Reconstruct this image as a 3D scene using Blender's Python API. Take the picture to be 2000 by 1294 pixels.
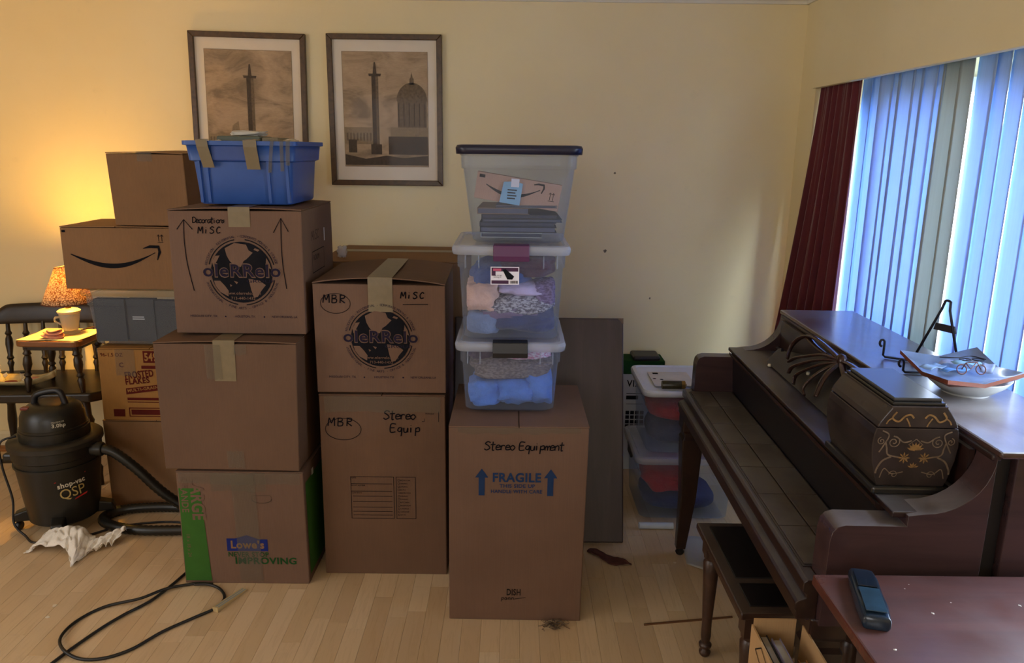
import bpy, bmesh, math, random
from math import sin, cos, pi, radians
from mathutils import Vector, Matrix, noise

# ------------------------------------------------------------------ camera, sky, daylight, exposure
SC = bpy.context.scene
COL = SC.collection
for _o in list(bpy.data.objects):
    bpy.data.objects.remove(_o)
SC.view_settings.view_transform = 'Standard'
SC.view_settings.look = 'None'
SC.view_settings.gamma = 1.0
SC.view_settings.use_curve_mapping = False
SC.view_settings.exposure = -0.05
SC.cycles.transparent_max_bounces = 24
SC.cycles.max_bounces = 10
SC.cycles.diffuse_bounces = 6
SC.cycles.sample_clamp_indirect = 6.0

CAM_H = 1.59
cam = bpy.data.cameras.new('camera')
cam.sensor_width = 36.0
cam.lens = 27.0
cam.clip_start = 0.05
camo = bpy.data.objects.new('camera', cam)
COL.objects.link(camo)
camo.matrix_world = (Matrix.Translation((0, 0, CAM_H)) @ Matrix.Rotation(radians(90 - 13.4), 4, 'X')
                     @ Matrix.Rotation(0.0115, 4, 'Z'))
SC.camera = camo

SKY_STRENGTH = 30.0
world = bpy.data.worlds.new('sky')
SC.world = world
world.use_nodes = True
_bg = world.node_tree.nodes['Background']
_bg.inputs['Color'].default_value = (0.74, 0.83, 1.0, 1)
_bg.inputs['Strength'].default_value = SKY_STRENGTH
# window portal: guides the sky light through the window opening
_pl = bpy.data.lights.new('window_portal', 'AREA')
_pl.shape = 'RECTANGLE'
_pl.size = 1.45
_pl.size_y = 2.4
_pl.cycles.is_portal = True
_po = bpy.data.objects.new('window_portal', _pl)
COL.objects.link(_po)
_po.location = (1.66, 2.46, 1.15)
_po.rotation_euler = (0, radians(90), radians(180) * 0)
LAMP_BULB = 780.0
# fill light added on the left; its unseen window is made up (added_window_left)
_al = bpy.data.lights.new('added_fill_left', 'AREA')
_al.shape = 'RECTANGLE'
_al.size = 1.5
_al.size_y = 2.4
_al.energy = 36.0
_al.color = (0.94, 0.95, 1.0)
_ao = bpy.data.objects.new('added_fill_left', _al)
COL.objects.link(_ao)
_ao.location = (-3.42, 0.5, 1.35)
_ao.rotation_euler = (0, radians(-90), 0)
# second fill light, added behind the camera with an invented window (added_window_back)
_al3 = bpy.data.lights.new('added_fill_back', 'AREA')
_al3.shape = 'RECTANGLE'
_al3.size = 2.4
_al3.size_y = 1.0
_al3.energy = 29.0
_al3.color = (0.96, 0.96, 1.0)
_ao3 = bpy.data.objects.new('added_fill_back', _al3)
COL.objects.link(_ao3)
_ao3.location = (-0.9, -2.62, 1.7)
_ao3.rotation_euler = (radians(90), 0, 0)

# ------------------------------------------------------------------ helpers: materials
def _nt(name):
    m = bpy.data.materials.new(name)
    m.use_nodes = True
    nt = m.node_tree
    return m, nt, nt.nodes, nt.links, nt.nodes['Principled BSDF']

def _rgb(c):
    return (c[0], c[1], c[2], 1.0)

def srgb(r, g, b):
    f = lambda v: ((v / 255.0) / 12.92) if v <= 10 else (((v / 255.0) + 0.055) / 1.055) ** 2.4
    return (f(r), f(g), f(b))

def coords(N, L, scale=(1, 1, 1), rnd=False):
    tc = N.new('ShaderNodeTexCoord')
    mp = N.new('ShaderNodeMapping')
    mp.inputs['Scale'].default_value = scale
    L.new(tc.outputs['Object'], mp.inputs['Vector'])
    if rnd:
        oi = N.new('ShaderNodeObjectInfo')
        ml = N.new('ShaderNodeMath'); ml.operation = 'MULTIPLY'; ml.inputs[1].default_value = 37.0
        L.new(oi.outputs['Random'], ml.inputs[0])
        cx = N.new('ShaderNodeCombineXYZ')
        L.new(ml.outputs[0], cx.inputs[0]); L.new(ml.outputs[0], cx.inputs[1])
        L.new(cx.outputs[0], mp.inputs['Location'])
    return mp.outputs['Vector']

def ramp(N, L, fac, stops):
    r = N.new('ShaderNodeValToRGB')
    e = r.color_ramp.elements
    while len(e) < len(stops):
        e.new(0.5)
    for k, (p, c) in enumerate(stops):
        e[k].position = p
        e[k].color = _rgb(c) if len(c) == 3 else c
    L.new(fac, r.inputs['Fac'])
    return r.outputs['Color']

def mixc(N, L, fac, a, b, mode='MIX'):
    m = N.new('ShaderNodeMix')
    m.data_type = 'RGBA'; m.blend_type = mode
    for sock, v in ((m.inputs[0], fac), (m.inputs[6], a), (m.inputs[7], b)):
        if hasattr(v, 'links') or hasattr(v, 'is_linked'):
            L.new(v, sock)
        elif isinstance(v, (int, float)):
            sock.default_value = v
        else:
            sock.default_value = _rgb(v)
    return m.outputs[2]

def noise_tex(N, L, vec, scale=5, detail=4, rough=0.55, dist=0.0):
    n = N.new('ShaderNodeTexNoise')
    n.inputs['Scale'].default_value = scale
    n.inputs['Detail'].default_value = detail
    n.inputs['Roughness'].default_value = rough
    n.inputs['Distortion'].default_value = dist
    L.new(vec, n.inputs['Vector'])
    return n.outputs['Fac']

def bump(N, L, h, strength, dist=0.01):
    b = N.new('ShaderNodeBump')
    b.inputs['Strength'].default_value = strength
    b.inputs['Distance'].default_value = dist
    L.new(h, b.inputs['Height'])
    return b.outputs['Normal']

MATS = {}
def plain(name, col, rough=0.6, metal=0.0, var=0.12, scale=12, bmp=0.0, bscale=60, spec=0.5, sheen=0.0, stretch=(1, 1, 1)):
    """a plain coloured material with a soft mottling"""
    if name in MATS:
        return MATS[name]
    m, nt, N, L, B = _nt(name)
    v = coords(N, L, stretch)
    f = noise_tex(N, L, v, scale, 5)
    d = tuple(max(0, c * (1 - var)) for c in col)
    u = tuple(min(1, c * (1 + var)) for c in col)
    L.new(ramp(N, L, f, [(0.3, d), (0.7, u)]), B.inputs['Base Color'])
    B.inputs['Roughness'].default_value = rough
    B.inputs['Metallic'].default_value = metal
    B.inputs['Specular IOR Level'].default_value = spec
    if sheen:
        B.inputs['Sheen Weight'].default_value = sheen
    if bmp:
        f2 = noise_tex(N, L, v, bscale, 4)
        L.new(bump(N, L, f2, bmp), B.inputs['Normal'])
    MATS[name] = m
    return m

def wood(name, c1, c2, grain=(1, 12, 12), rough=0.4, dust=0.0, dustcol=(0.32, 0.32, 0.34), scale=3.0, spec=0.5, coat=0.0):
    if name in MATS:
        return MATS[name]
    m, nt, N, L, B = _nt(name)
    v = coords(N, L, grain)
    f = noise_tex(N, L, v, scale, 8, 0.62, 0.6)
    col = ramp(N, L, f, [(0.3, c1), (0.72, c2)])
    rgh = None
    if dust:
        ge = N.new('ShaderNodeNewGeometry')
        sp = N.new('ShaderNodeSeparateXYZ')
        L.new(ge.outputs['Normal'], sp.inputs[0])
        mr = N.new('ShaderNodeMapRange')
        mr.inputs[1].default_value = 0.55; mr.inputs[2].default_value = 0.95
        L.new(sp.outputs['Z'], mr.inputs[0])
        v2 = coords(N, L, (1, 1, 1))
        n2 = noise_tex(N, L, v2, 4.5, 6, 0.65, 0.4)
        mr2 = N.new('ShaderNodeMapRange')
        mr2.inputs[1].default_value = 0.33; mr2.inputs[2].default_value = 0.70
        mr2.inputs[3].default_value = 0.25; mr2.inputs[4].default_value = 1.0
        L.new(n2, mr2.inputs[0])
        mu = N.new('ShaderNodeMath'); mu.operation = 'MULTIPLY'
        L.new(mr.outputs[0], mu.inputs[0]); L.new(mr2.outputs[0], mu.inputs[1])
        mu2 = N.new('ShaderNodeMath'); mu2.operation = 'MULTIPLY'; mu2.inputs[1].default_value = dust
        L.new(mu.outputs[0], mu2.inputs[0])
        col = mixc(N, L, mu2.outputs[0], col, dustcol)
        rr = N.new('ShaderNodeMapRange')
        rr.inputs[3].default_value = rough; rr.inputs[4].default_value = 0.62
        L.new(mu2.outputs[0], rr.inputs[0])
        L.new(rr.outputs[0], B.inputs['Roughness'])
    else:
        B.inputs['Roughness'].default_value = rough
    L.new(col, B.inputs['Base Color'])
    B.inputs['Specular IOR Level'].default_value = spec
    B.inputs['Coat Weight'].default_value = coat
    B.inputs['Coat Roughness'].default_value = 0.2
    L.new(bump(N, L, f, 0.12, 0.004), B.inputs['Normal'])
    MATS[name] = m
    return m

def cardboard(name, col, stain=0.12):
    if name in MATS:
        return MATS[name]
    m, nt, N, L, B = _nt(name)
    v = coords(N, L, (1, 1, 1), True)
    f = noise_tex(N, L, v, 3.2, 6, 0.6)
    c = ramp(N, L, f, [(0.28, tuple(x * (1 - stain) for x in col)), (0.72, tuple(min(1, x * (1 + stain)) for x in col))])
    vs = coords(N, L, (420, 420, 6))
    f2 = noise_tex(N, L, vs, 1.0, 2)
    c = mixc(N, L, 0.10, c, ramp(N, L, f2, [(0.35, (0.35, 0.33, 0.30)), (0.65, (0.9, 0.88, 0.85))]), 'MULTIPLY')
    L.new(c, B.inputs['Base Color'])
    B.inputs['Roughness'].default_value = 0.72
    B.inputs['Specular IOR Level'].default_value = 0.28
    wv = N.new('ShaderNodeTexWave'); wv.wave_type = 'BANDS'; wv.bands_direction = 'X'
    wv.inputs['Scale'].default_value = 55
    L.new(coords(N, L), wv.inputs['Vector'])
    f3 = noise_tex(N, L, v, 9, 3)
    a = N.new('ShaderNodeMath'); a.operation = 'MULTIPLY_ADD'; a.inputs[1].default_value = 0.06
    L.new(wv.outputs['Fac'], a.inputs[0]); L.new(f3, a.inputs[2])
    L.new(bump(N, L, a.outputs[0], 0.25, 0.006), B.inputs['Normal'])
    MATS[name] = m
    return m

def clear(name, tint=(0.85, 0.88, 0.95), haze=0.22, gloss=0.10, rough=0.12):
    """translucent polypropylene or glass: see-through with a milky haze and a soft gloss"""
    if name in MATS:
        return MATS[name]
    m = bpy.data.materials.new(name)
    m.use_nodes = True
    nt = m.node_tree; N = nt.nodes; L = nt.links
    N.clear()
    out = N.new('ShaderNodeOutputMaterial')
    tr = N.new('ShaderNodeBsdfTransparent'); tr.inputs[0].default_value = _rgb(tuple(0.5 + 0.5 * t for t in tint))
    df = N.new('ShaderNodeBsdfDiffuse'); df.inputs[0].default_value = _rgb(tint)
    tl = N.new('ShaderNodeBsdfTranslucent'); tl.inputs[0].default_value = _rgb(tint)
    gl = N.new('ShaderNodeBsdfGlossy'); gl.inputs['Roughness'].default_value = rough
    h = N.new('ShaderNodeMixShader'); h.inputs[0].default_value = 0.45
    L.new(df.outputs[0], h.inputs[1]); L.new(tl.outputs[0], h.inputs[2])
    vec = coords(N, L)
    nf = noise_tex(N, L, vec, 7, 3)
    mr = N.new('ShaderNodeMapRange'); mr.inputs[3].default_value = haze * 0.8; mr.inputs[4].default_value = haze * 1.2
    L.new(nf, mr.inputs[0])
    a = N.new('ShaderNodeMixShader')
    L.new(mr.outputs[0], a.inputs[0]); L.new(tr.outputs[0], a.inputs[1]); L.new(h.outputs[0], a.inputs[2])
    fr = N.new('ShaderNodeFresnel'); fr.inputs[0].default_value = 1.4
    g2 = N.new('ShaderNodeMath'); g2.operation = 'MULTIPLY'; g2.inputs[1].default_value = gloss * 10
    g2.use_clamp = True
    L.new(fr.outputs[0], g2.inputs[0])
    ge = N.new('ShaderNodeNewGeometry')
    fb = N.new('ShaderNodeMath'); fb.operation = 'SUBTRACT'; fb.inputs[0].default_value = 1.0
    L.new(ge.outputs['Backfacing'], fb.inputs[1])
    g3 = N.new('ShaderNodeMath'); g3.operation = 'MULTIPLY'
    L.new(g2.outputs[0], g3.inputs[0]); L.new(fb.outputs[0], g3.inputs[1])
    b = N.new('ShaderNodeMixShader')
    L.new(g3.outputs[0], b.inputs[0]); L.new(a.outputs[0], b.inputs[1]); L.new(gl.outputs[0], b.inputs[2])
    L.new(b.outputs[0], out.inputs[0])
    MATS[name] = m
    return m

def thin_cloth(name, col, trans=0.5, rough=0.8):
    """sheet that lets light through: lamp shade, blind vane"""
    if name in MATS:
        return MATS[name]
    m = bpy.data.materials.new(name)
    m.use_nodes = True
    nt = m.node_tree; N = nt.nodes; L = nt.links
    N.clear()
    out = N.new('ShaderNodeOutputMaterial')
    v = coords(N, L, (60, 60, 1.0))
    f = noise_tex(N, L, v, 2.0, 3)
    c = ramp(N, L, f, [(0.3, tuple(x * 0.94 for x in col)), (0.7, col)])
    df = N.new('ShaderNodeBsdfDiffuse'); L.new(c, df.inputs[0])
    tl = N.new('ShaderNodeBsdfTranslucent'); L.new(c, tl.inputs[0])
    h = N.new('ShaderNodeMixShader'); h.inputs[0].default_value = trans
    L.new(df.outputs[0], h.inputs[1]); L.new(tl.outputs[0], h.inputs[2])
    L.new(h.outputs[0], out.inputs[0])
    MATS[name] = m
    return m

# ------------------------------------------------------------------ helpers: meshes
class MB:
    def __init__(s):
        s.v = []; s.f = []
    def add(s, vs, fs):
        o = len(s.v)
        s.v += [tuple(p) for p in vs]
        s.f += [tuple(i + o for i in f) for f in fs]
        return s
    def box(s, x0, x1, y0, y1, z0, z1):
        vs = [(x, y, z) for z in (z0, z1) for y in (y0, y1) for x in (x0, x1)]
        return s.add(vs, [(0, 2, 3, 1), (4, 5, 7, 6), (0, 1, 5, 4), (2, 6, 7, 3), (0, 4, 6, 2), (1, 3, 7, 5)])
    def hexa(s, b, t):
        """b, t: four bottom and four top corners, same order (counter-clockwise from above)"""
        return s.add(list(b) + list(t), [(3, 2, 1, 0), (4, 5, 6, 7)] + [(i, (i + 1) % 4, 4 + (i + 1) % 4, 4 + i) for i in range(4)])
    def gbox(s, x0, x1, y0, y1, z0, z1, n=5):
        """box with n x n faces per side (for warping)"""
        def grid(fn):
            vs = [fn(i / n, j / n) for j in range(n + 1) for i in range(n + 1)]
            fs = [(j * (n + 1) + i, j * (n + 1) + i + 1, (j + 1) * (n + 1) + i + 1, (j + 1) * (n + 1) + i) for j in range(n) for i in range(n)]
            s.add(vs, fs)
        X = lambda t: x0 + (x1 - x0) * t
        Y = lambda t: y0 + (y1 - y0) * t
        Z = lambda t: z0 + (z1 - z0) * t
        grid(lambda a, b: (X(a), y0, Z(b))); grid(lambda a, b: (X(1 - a), y1, Z(b)))
        grid(lambda a, b: (x0, Y(1 - a), Z(b))); grid(lambda a, b: (x1, Y(a), Z(b)))
        grid(lambda a, b: (X(a), Y(b), z1)); grid(lambda a, b: (X(a), Y(1 - b), z0))
        return s
    def prism(s, poly, axis, a, b):
        """poly: 2-D outline; axis 'x','y' or 'z' is the extrusion direction from a to b"""
        n = len(poly)
        def P(p, t):
            return {'x': (t, p[0], p[1]), 'y': (p[0], t, p[1]), 'z': (p[0], p[1], t)}[axis]
        vs = [P(p, a) for p in poly] + [P(p, b) for p in poly]
        fs = [tuple(range(n)), tuple(range(2 * n - 1, n - 1, -1))] + [(i, n + i, n + (i + 1) % n, (i + 1) % n) for i in range(n)]
        return s.add(vs, fs)
    def loft(s, loops, closed=True, cap0=False, cap1=False):
        n = len(loops[0]); o = []
        vs = [p for l in loops for p in l]; fs = []
        for k in range(len(loops) - 1):
            for i in range(n if closed else n - 1):
                j = (i + 1) % n
                fs.append((k * n + i, k * n + j, (k + 1) * n + j, (k + 1) * n + i))
        if cap0: fs.append(tuple(reversed(range(n))))
        if cap1: fs.append(tuple(range((len(loops) - 1) * n, len(loops) * n)))
        return s.add(vs, fs)
    def lathe(s, prof, c=(0, 0, 0), n=20, axis='z', cap=True):
        loops = []
        for r, h in prof:
            lp = []
            for i in range(n):
                a = 2 * pi * i / n
                p = (r * cos(a), r * sin(a), h)
                if axis == 'x': p = (h, r * cos(a), r * sin(a))
                if axis == 'y': p = (r * sin(a), h, r * cos(a))
                lp.append((p[0] + c[0], p[1] + c[1], p[2] + c[2]))
            loops.append(lp)
        return s.loft(loops, True, cap, cap)
    def tube(s, pts, r, n=8, closed=False, cap=True, flat=1.0):
        pts = [Vector(p) for p in pts]
        m = len(pts); loops = []
        prev = None
        for k in range(m):
            a = pts[(k - 1) % m] if (closed or k > 0) else pts[k]
            b = pts[(k + 1) % m] if (closed or k < m - 1) else pts[k]
            t = (b - a).normalized()
            if prev is None:
                up = Vector((0, 0, 1)) if abs(t.z) < 0.9 else Vector((1, 0, 0))
                u = t.cross(up).normalized()
            else:
                u = (prev - t * prev.dot(t)).normalized()
            prev = u
            w = t.cross(u)
            rr = r[k] if isinstance(r, (list, tuple)) else r
            loops.append([tuple(pts[k] + u * (rr * cos(2 * pi * i / n)) + w * (rr * flat * sin(2 * pi * i / n))) for i in range(n)])
        if closed:
            loops.append(loops[0])
            return s.loft(loops)
        return s.loft(loops, True, cap, cap)
    def grid(s, fn, nu, nv):
        vs = [fn(i / nu, j / nv) for j in range(nv + 1) for i in range(nu + 1)]
        fs = [(j * (nu + 1) + i, j * (nu + 1) + i + 1, (j + 1) * (nu + 1) + i + 1, (j + 1) * (nu + 1) + i) for j in range(nv) for i in range(nu)]
        return s.add(vs, fs)
    def map(s, fn):
        s.v = [tuple(fn(Vector(p))) for p in s.v]
        return s

def root_of(o):
    while o.parent:
        o = o.parent
    return o

def ob(name, mb, mat, parent=None, smooth=False, bevel=0.0, seg=2, solid=0.0, local=False, sub=0, normals=True, angle=35):
    """one mesh object; vertices are given in world space unless local (then in the thing's own space)"""
    me = bpy.data.meshes.new(name)
    vs = mb.v
    if parent is not None and not local:
        inv = root_of(parent).matrix_basis.inverted()
        vs = [tuple(inv @ Vector(p)) for p in vs]
    me.from_pydata(vs, [], mb.f)
    me.validate()
    bm = bmesh.new(); bm.from_mesh(me)
    bmesh.ops.remove_doubles(bm, verts=bm.verts, dist=1e-6)
    if normals:
        bmesh.ops.recalc_face_normals(bm, faces=bm.faces)
    bm.to_mesh(me); bm.free()
    if mat is not None:
        me.materials.append(mat)
    o = bpy.data.objects.new(name, me)
    COL.objects.link(o)
    if parent is not None:
        o.parent = parent
    if solid:
        md = o.modifiers.new('solid', 'SOLIDIFY'); md.thickness = solid; md.offset = 0
    if bevel:
        md = o.modifiers.new('bevel', 'BEVEL'); md.width = bevel; md.segments = seg
        md.limit_method = 'ANGLE'; md.angle_limit = radians(angle)
    if sub:
        md = o.modifiers.new('sub', 'SUBSURF'); md.levels = sub; md.render_levels = sub
    if smooth:
        for p in me.polygons: p.use_smooth = True
        if smooth == 'auto':
            me.set_sharp_from_angle(angle=radians(40))
    return o

def tag(o, label, cat, group=None):
    o['label'] = label; o['category'] = cat
    if group: o['group'] = group
    return o

def thing(name, label, cat, loc=(0, 0, 0), rotz=0.0, group=None, rot=None):
    o = bpy.data.objects.new(name, None)
    o.empty_display_size = 0.05
    COL.objects.link(o)
    o.location = loc
    o.rotation_euler = rot if rot else (0, 0, rotz)
    o.matrix_basis = Matrix.Translation(loc) @ (Matrix.Rotation(rotz, 4, 'Z') if not rot else
                     (Matrix.Rotation(rot[2], 4, 'Z') @ Matrix.Rotation(rot[1], 4, 'Y') @ Matrix.Rotation(rot[0], 4, 'X')))
    tag(o, label, cat, group)
    return o

def struct(name, mb, mat, parent=None, **k):
    o = ob(name, mb, mat, parent, **k)
    if parent is None:
        o['kind'] = 'structure'
    return o

_tc = {}
def text2d(body, bold=0.0):
    """outline mesh of a line of lettering: height of capitals = 1, starts at u = 0"""
    key = (body, bold)
    if key in _tc:
        return _tc[key]
    cu = bpy.data.curves.new('t', 'FONT')
    cu.body = body; cu.size = 1.0; cu.resolution_u = 3; cu.offset = bold; cu.space_character = 1.08 if bold else 1.0
    to = bpy.data.objects.new('t', cu)
    COL.objects.link(to)
    me = bpy.data.meshes.new_from_object(to.evaluated_get(bpy.context.evaluated_depsgraph_get()))
    vs = [(v.co.x, v.co.y) for v in me.vertices]; fs = [tuple(p.vertices) for p in me.polygons]
    bpy.data.objects.remove(to); bpy.data.curves.remove(cu); bpy.data.meshes.remove(me)
    if vs:
        x0 = min(p[0] for p in vs)
        vs = [((p[0] - x0) / 0.7, p[1] / 0.7) for p in vs]
    _tc[key] = (vs, fs)
    return _tc[key]

class D2:
    """flat print: 2-D shapes collected in (u, v) and laid onto a surface"""
    def __init__(s):
        s.v = []; s.f = []
    def add(s, vs, fs):
        o = len(s.v); s.v += list(vs); s.f += [tuple(i + o for i in f) for f in fs]; return s
    def text(s, body, u, v, h, width=None, align='l', rot=0.0, bold=0.0, squeeze=1.0):
        vs, fs = text2d(body, bold)
        if not vs: return s
        w = max(p[0] for p in vs)
        sx = (width / w) if width else h * squeeze
        W = w * sx
        du = {'l': 0, 'c': -W / 2, 'r': -W}[align]
        c, sn = cos(rot), sin(rot)
        q = [(p[0] * sx + du, p[1] * h) for p in vs]
        return s.add([(u + a * c - b * sn, v + a * sn + b * c) for a, b in q], fs)
    def arc_text(s, body, cu, cv, r, h, a0, a1, inward=False):
        """letters along a circle from angle a0 to a1 (degrees, 90 = top)"""
        n = len(body)
        for k, ch in enumerate(body):
            if ch == ' ': continue
            a = radians(a0 + (a1 - a0) * (k + 0.5) / n)
            rot = a + pi / 2 if inward else a - pi / 2
            rr = r + (h if inward else 0)
            s.text(ch, cu + rr * cos(a), cv + rr * sin(a), h, align='c', rot=rot)
        return s
    def rect(s, u0, u1, v0, v1):
        return s.add([(u0, v0), (u1, v0), (u1, v1), (u0, v1)], [(0, 1, 2, 3)])
    def frame(s, u0, u1, v0, v1, t):
        s.rect(u0, u1, v0, v0 + t); s.rect(u0, u1, v1 - t, v1)
        s.rect(u0, u0 + t, v0 + t, v1 - t); return s.rect(u1 - t, u1, v0 + t, v1 - t)
    def poly(s, pts):
        return s.add(pts, [tuple(range(len(pts)))])
    def disc(s, cu, cv, r, n=40):
        return s.poly([(cu + r * cos(2 * pi * i / n), cv + r * sin(2 * pi * i / n)) for i in range(n)])
    def ring(s, cu, cv, r, t, a0=0, a1=360, n=48):
        for i in range(n):
            a = radians(a0 + (a1 - a0) * i / n); b = radians(a0 + (a1 - a0) * (i + 1) / n)
            s.add([(cu + (r - t) * cos(a), cv + (r - t) * sin(a)), (cu + r * cos(a), cv + r * sin(a)),
                   (cu + r * cos(b), cv + r * sin(b)), (cu + (r - t) * cos(b), cv + (r - t) * sin(b))], [(0, 1, 2, 3)])
        return s
    def stroke(s, pts, t, taper=False):
        m = len(pts)
        L = []; R = []
        for k in range(m):
            a = pts[max(0, k - 1)]; b = pts[min(m - 1, k + 1)]
            dx, dy = b[0] - a[0], b[1] - a[1]
            l = math.hypot(dx, dy) or 1
            tt = t[k] if isinstance(t, (list, tuple)) else t
            nx, ny = -dy / l * tt / 2, dx / l * tt / 2
            L.append((pts[k][0] + nx, pts[k][1] + ny)); R.append((pts[k][0] - nx, pts[k][1] - ny))
        return s.add(L + R, [(k, k + 1, m + k + 1, m + k) for k in range(m - 1)])
    def clusters(s, gap=0.016):
        """groups of shapes that lie apart from each other (words, arrows, panels)"""
        par = list(range(len(s.v)))
        def find(a):
            while par[a] != a:
                par[a] = par[par[a]]; a = par[a]
            return a
        for f in s.f:
            for i in f[1:]:
                par[find(i)] = find(f[0])
        boxes = {}
        for i, (u, v) in enumerate(s.v):
            b = boxes.setdefault(find(i), [u, u, v, v])
            b[0] = min(b[0], u); b[1] = max(b[1], u); b[2] = min(b[2], v); b[3] = max(b[3], v)
        keys = list(boxes)
        for i, a in enumerate(keys):
            for b in keys[i + 1:]:
                p, q = boxes[a], boxes[b]
                if p[0] - gap < q[1] and q[0] - gap < p[1] and p[2] - gap < q[3] and q[2] - gap < p[3]:
                    par[find(a)] = find(b)
        out = {}
        for f in s.f:
            out.setdefault(find(f[0]), []).append(f)
        return list(out.values())
    def lay(s, name, mat, parent, fn, local=True, split=True):
        first = None
        for fs in (s.clusters() if split else [s.f]):
            used = sorted({i for f in fs for i in f}); ix = {i: k for k, i in enumerate(used)}
            mb = MB(); mb.v = [tuple(fn(*s.v[i])) for i in used]; mb.f = [tuple(ix[i] for i in f) for f in fs]
            o = ob(name, mb, mat, parent, local=local, normals=False)
            first = first or o
        return first

def bez(pts, n=10):
    """smooth polyline through points (Catmull-Rom)"""
    P = [Vector(p) for p in pts]
    out = []
    for k in range(len(P) - 1):
        p0 = P[max(0, k - 1)]; p1 = P[k]; p2 = P[k + 1]; p3 = P[min(len(P) - 1, k + 2)]
        for i in range(n):
            t = i / n
            out.append(0.5 * ((2 * p1) + (-p0 + p2) * t + (2 * p0 - 5 * p1 + 4 * p2 - p3) * t * t + (-p0 + 3 * p1 - 3 * p2 + p3) * t ** 3))
    out.append(P[-1])
    return [tuple(p) for p in out]

def rrect(w, d, r, n=5, cx=0.0, cy=0.0, z=0.0):
    out = []
    r = min(r, w / 2 - 1e-4, d / 2 - 1e-4)
    for (sx, sy, a0) in ((1, 1, 0), (-1, 1, 90), (-1, -1, 180), (1, -1, 270)):
        for i in range(n + 1):
            a = radians(a0 + 90 * i / n)
            out.append((cx + sx * (w / 2 - r) + r * cos(a), cy + sy * (d / 2 - r) + r * sin(a), z))
    return out

INK = lambda: plain('dark_print_ink', (0.010, 0.010, 0.013), 0.8, var=0.2, spec=0.06)
MARK = lambda: plain('black_marker_ink', (0.008, 0.007, 0.009), 0.8, var=0.2, spec=0.06)
# ------------------------------------------------------------------ the room shell
WALL_Y = 3.85
CEIL_Z = 2.37
XR = 1.37          # pier of the window wall
XL = -3.5
YB = -2.7          # wall behind the camera
GLASS_X = 1.62
random.seed(11)

def wall_mat():
    m, nt, N, L, B = _nt('cream_wall_paint')
    v = coords(N, L)
    f = noise_tex(N, L, v, 1.6, 5)
    c = ramp(N, L, f, [(0.3, srgb(234, 217, 170)), (0.7, srgb(240, 225, 182))])
    f2 = noise_tex(N, L, v, 11, 6, 0.7)
    c = mixc(N, L, ramp(N, L, f2, [(0.62, (0, 0, 0)), (0.80, (0.25, 0.25, 0.25))]), c, srgb(205, 190, 150))
    L.new(c, B.inputs['Base Color'])
    B.inputs['Roughness'].default_value = 0.62
    B.inputs['Specular IOR Level'].default_value = 0.3
    f3 = noise_tex(N, L, v, 140, 4)
    L.new(bump(N, L, f3, 0.10, 0.003), B.inputs['Normal'])
    return m
M_WALL = wall_mat()
M_CEIL = plain('white_ceiling_paint', srgb(225, 220, 205), 0.8, var=0.03, bmp=0.1, bscale=90)
M_TRIM = plain('cream_trim_paint', srgb(226, 214, 180), 0.45, var=0.04)
M_SHOE = wood('honey_oak_moulding', srgb(120, 70, 25), srgb(170, 110, 50), (1, 20, 20), 0.4)

def plank_mat(name, island):
    m, nt, N, L, B = _nt(name)
    v = coords(N, L, (1, 1, 1), not island)
    if island:
        ge = N.new('ShaderNodeNewGeometry'); rnd = ge.outputs['Random Per Island']
    else:
        oi = N.new('ShaderNodeObjectInfo'); rnd = oi.outputs['Random']
    base = ramp(N, L, rnd, [(0.0, srgb(196, 166, 128)), (0.3, srgb(208, 180, 142)), (0.55, srgb(216, 188, 150)), (0.8, srgb(202, 172, 132)), (1.0, srgb(220, 196, 160))])
    mp = N.new('ShaderNodeMapping'); mp.inputs['Scale'].default_value = (26, 2.2, 1)
    L.new(v, mp.inputs['Vector'])
    g = noise_tex(N, L, mp.outputs['Vector'], 2.2, 6, 0.6, 1.2)
    c = mixc(N, L, ramp(N, L, g, [(0.50, (0, 0, 0)), (0.78, (0.42, 0.42, 0.42))]), base, srgb(168, 134, 94))
    d = noise_tex(N, L, v, 3.0, 5, 0.7)
    c = mixc(N, L, ramp(N, L, d, [(0.60, (0, 0, 0)), (0.85, (0.3, 0.3, 0.3))]), c, srgb(150, 125, 95))
    L.new(c, B.inputs['Base Color'])
    r = N.new('ShaderNodeMapRange'); r.inputs[3].default_value = 0.24; r.inputs[4].default_value = 0.46
    L.new(d, r.inputs[0]); L.new(r.outputs[0], B.inputs['Roughness'])
    B.inputs['Specular IOR Level'].default_value = 0.45
    L.new(bump(N, L, g, 0.05, 0.002), B.inputs['Normal'])
    return m
M_PLANK = plank_mat('pale_beech_laminate', False)
M_PLANKF = plank_mat('pale_beech_laminate_far', True)
M_SUB = plain('joint_underlay', srgb(140, 106, 70), 0.9)

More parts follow.
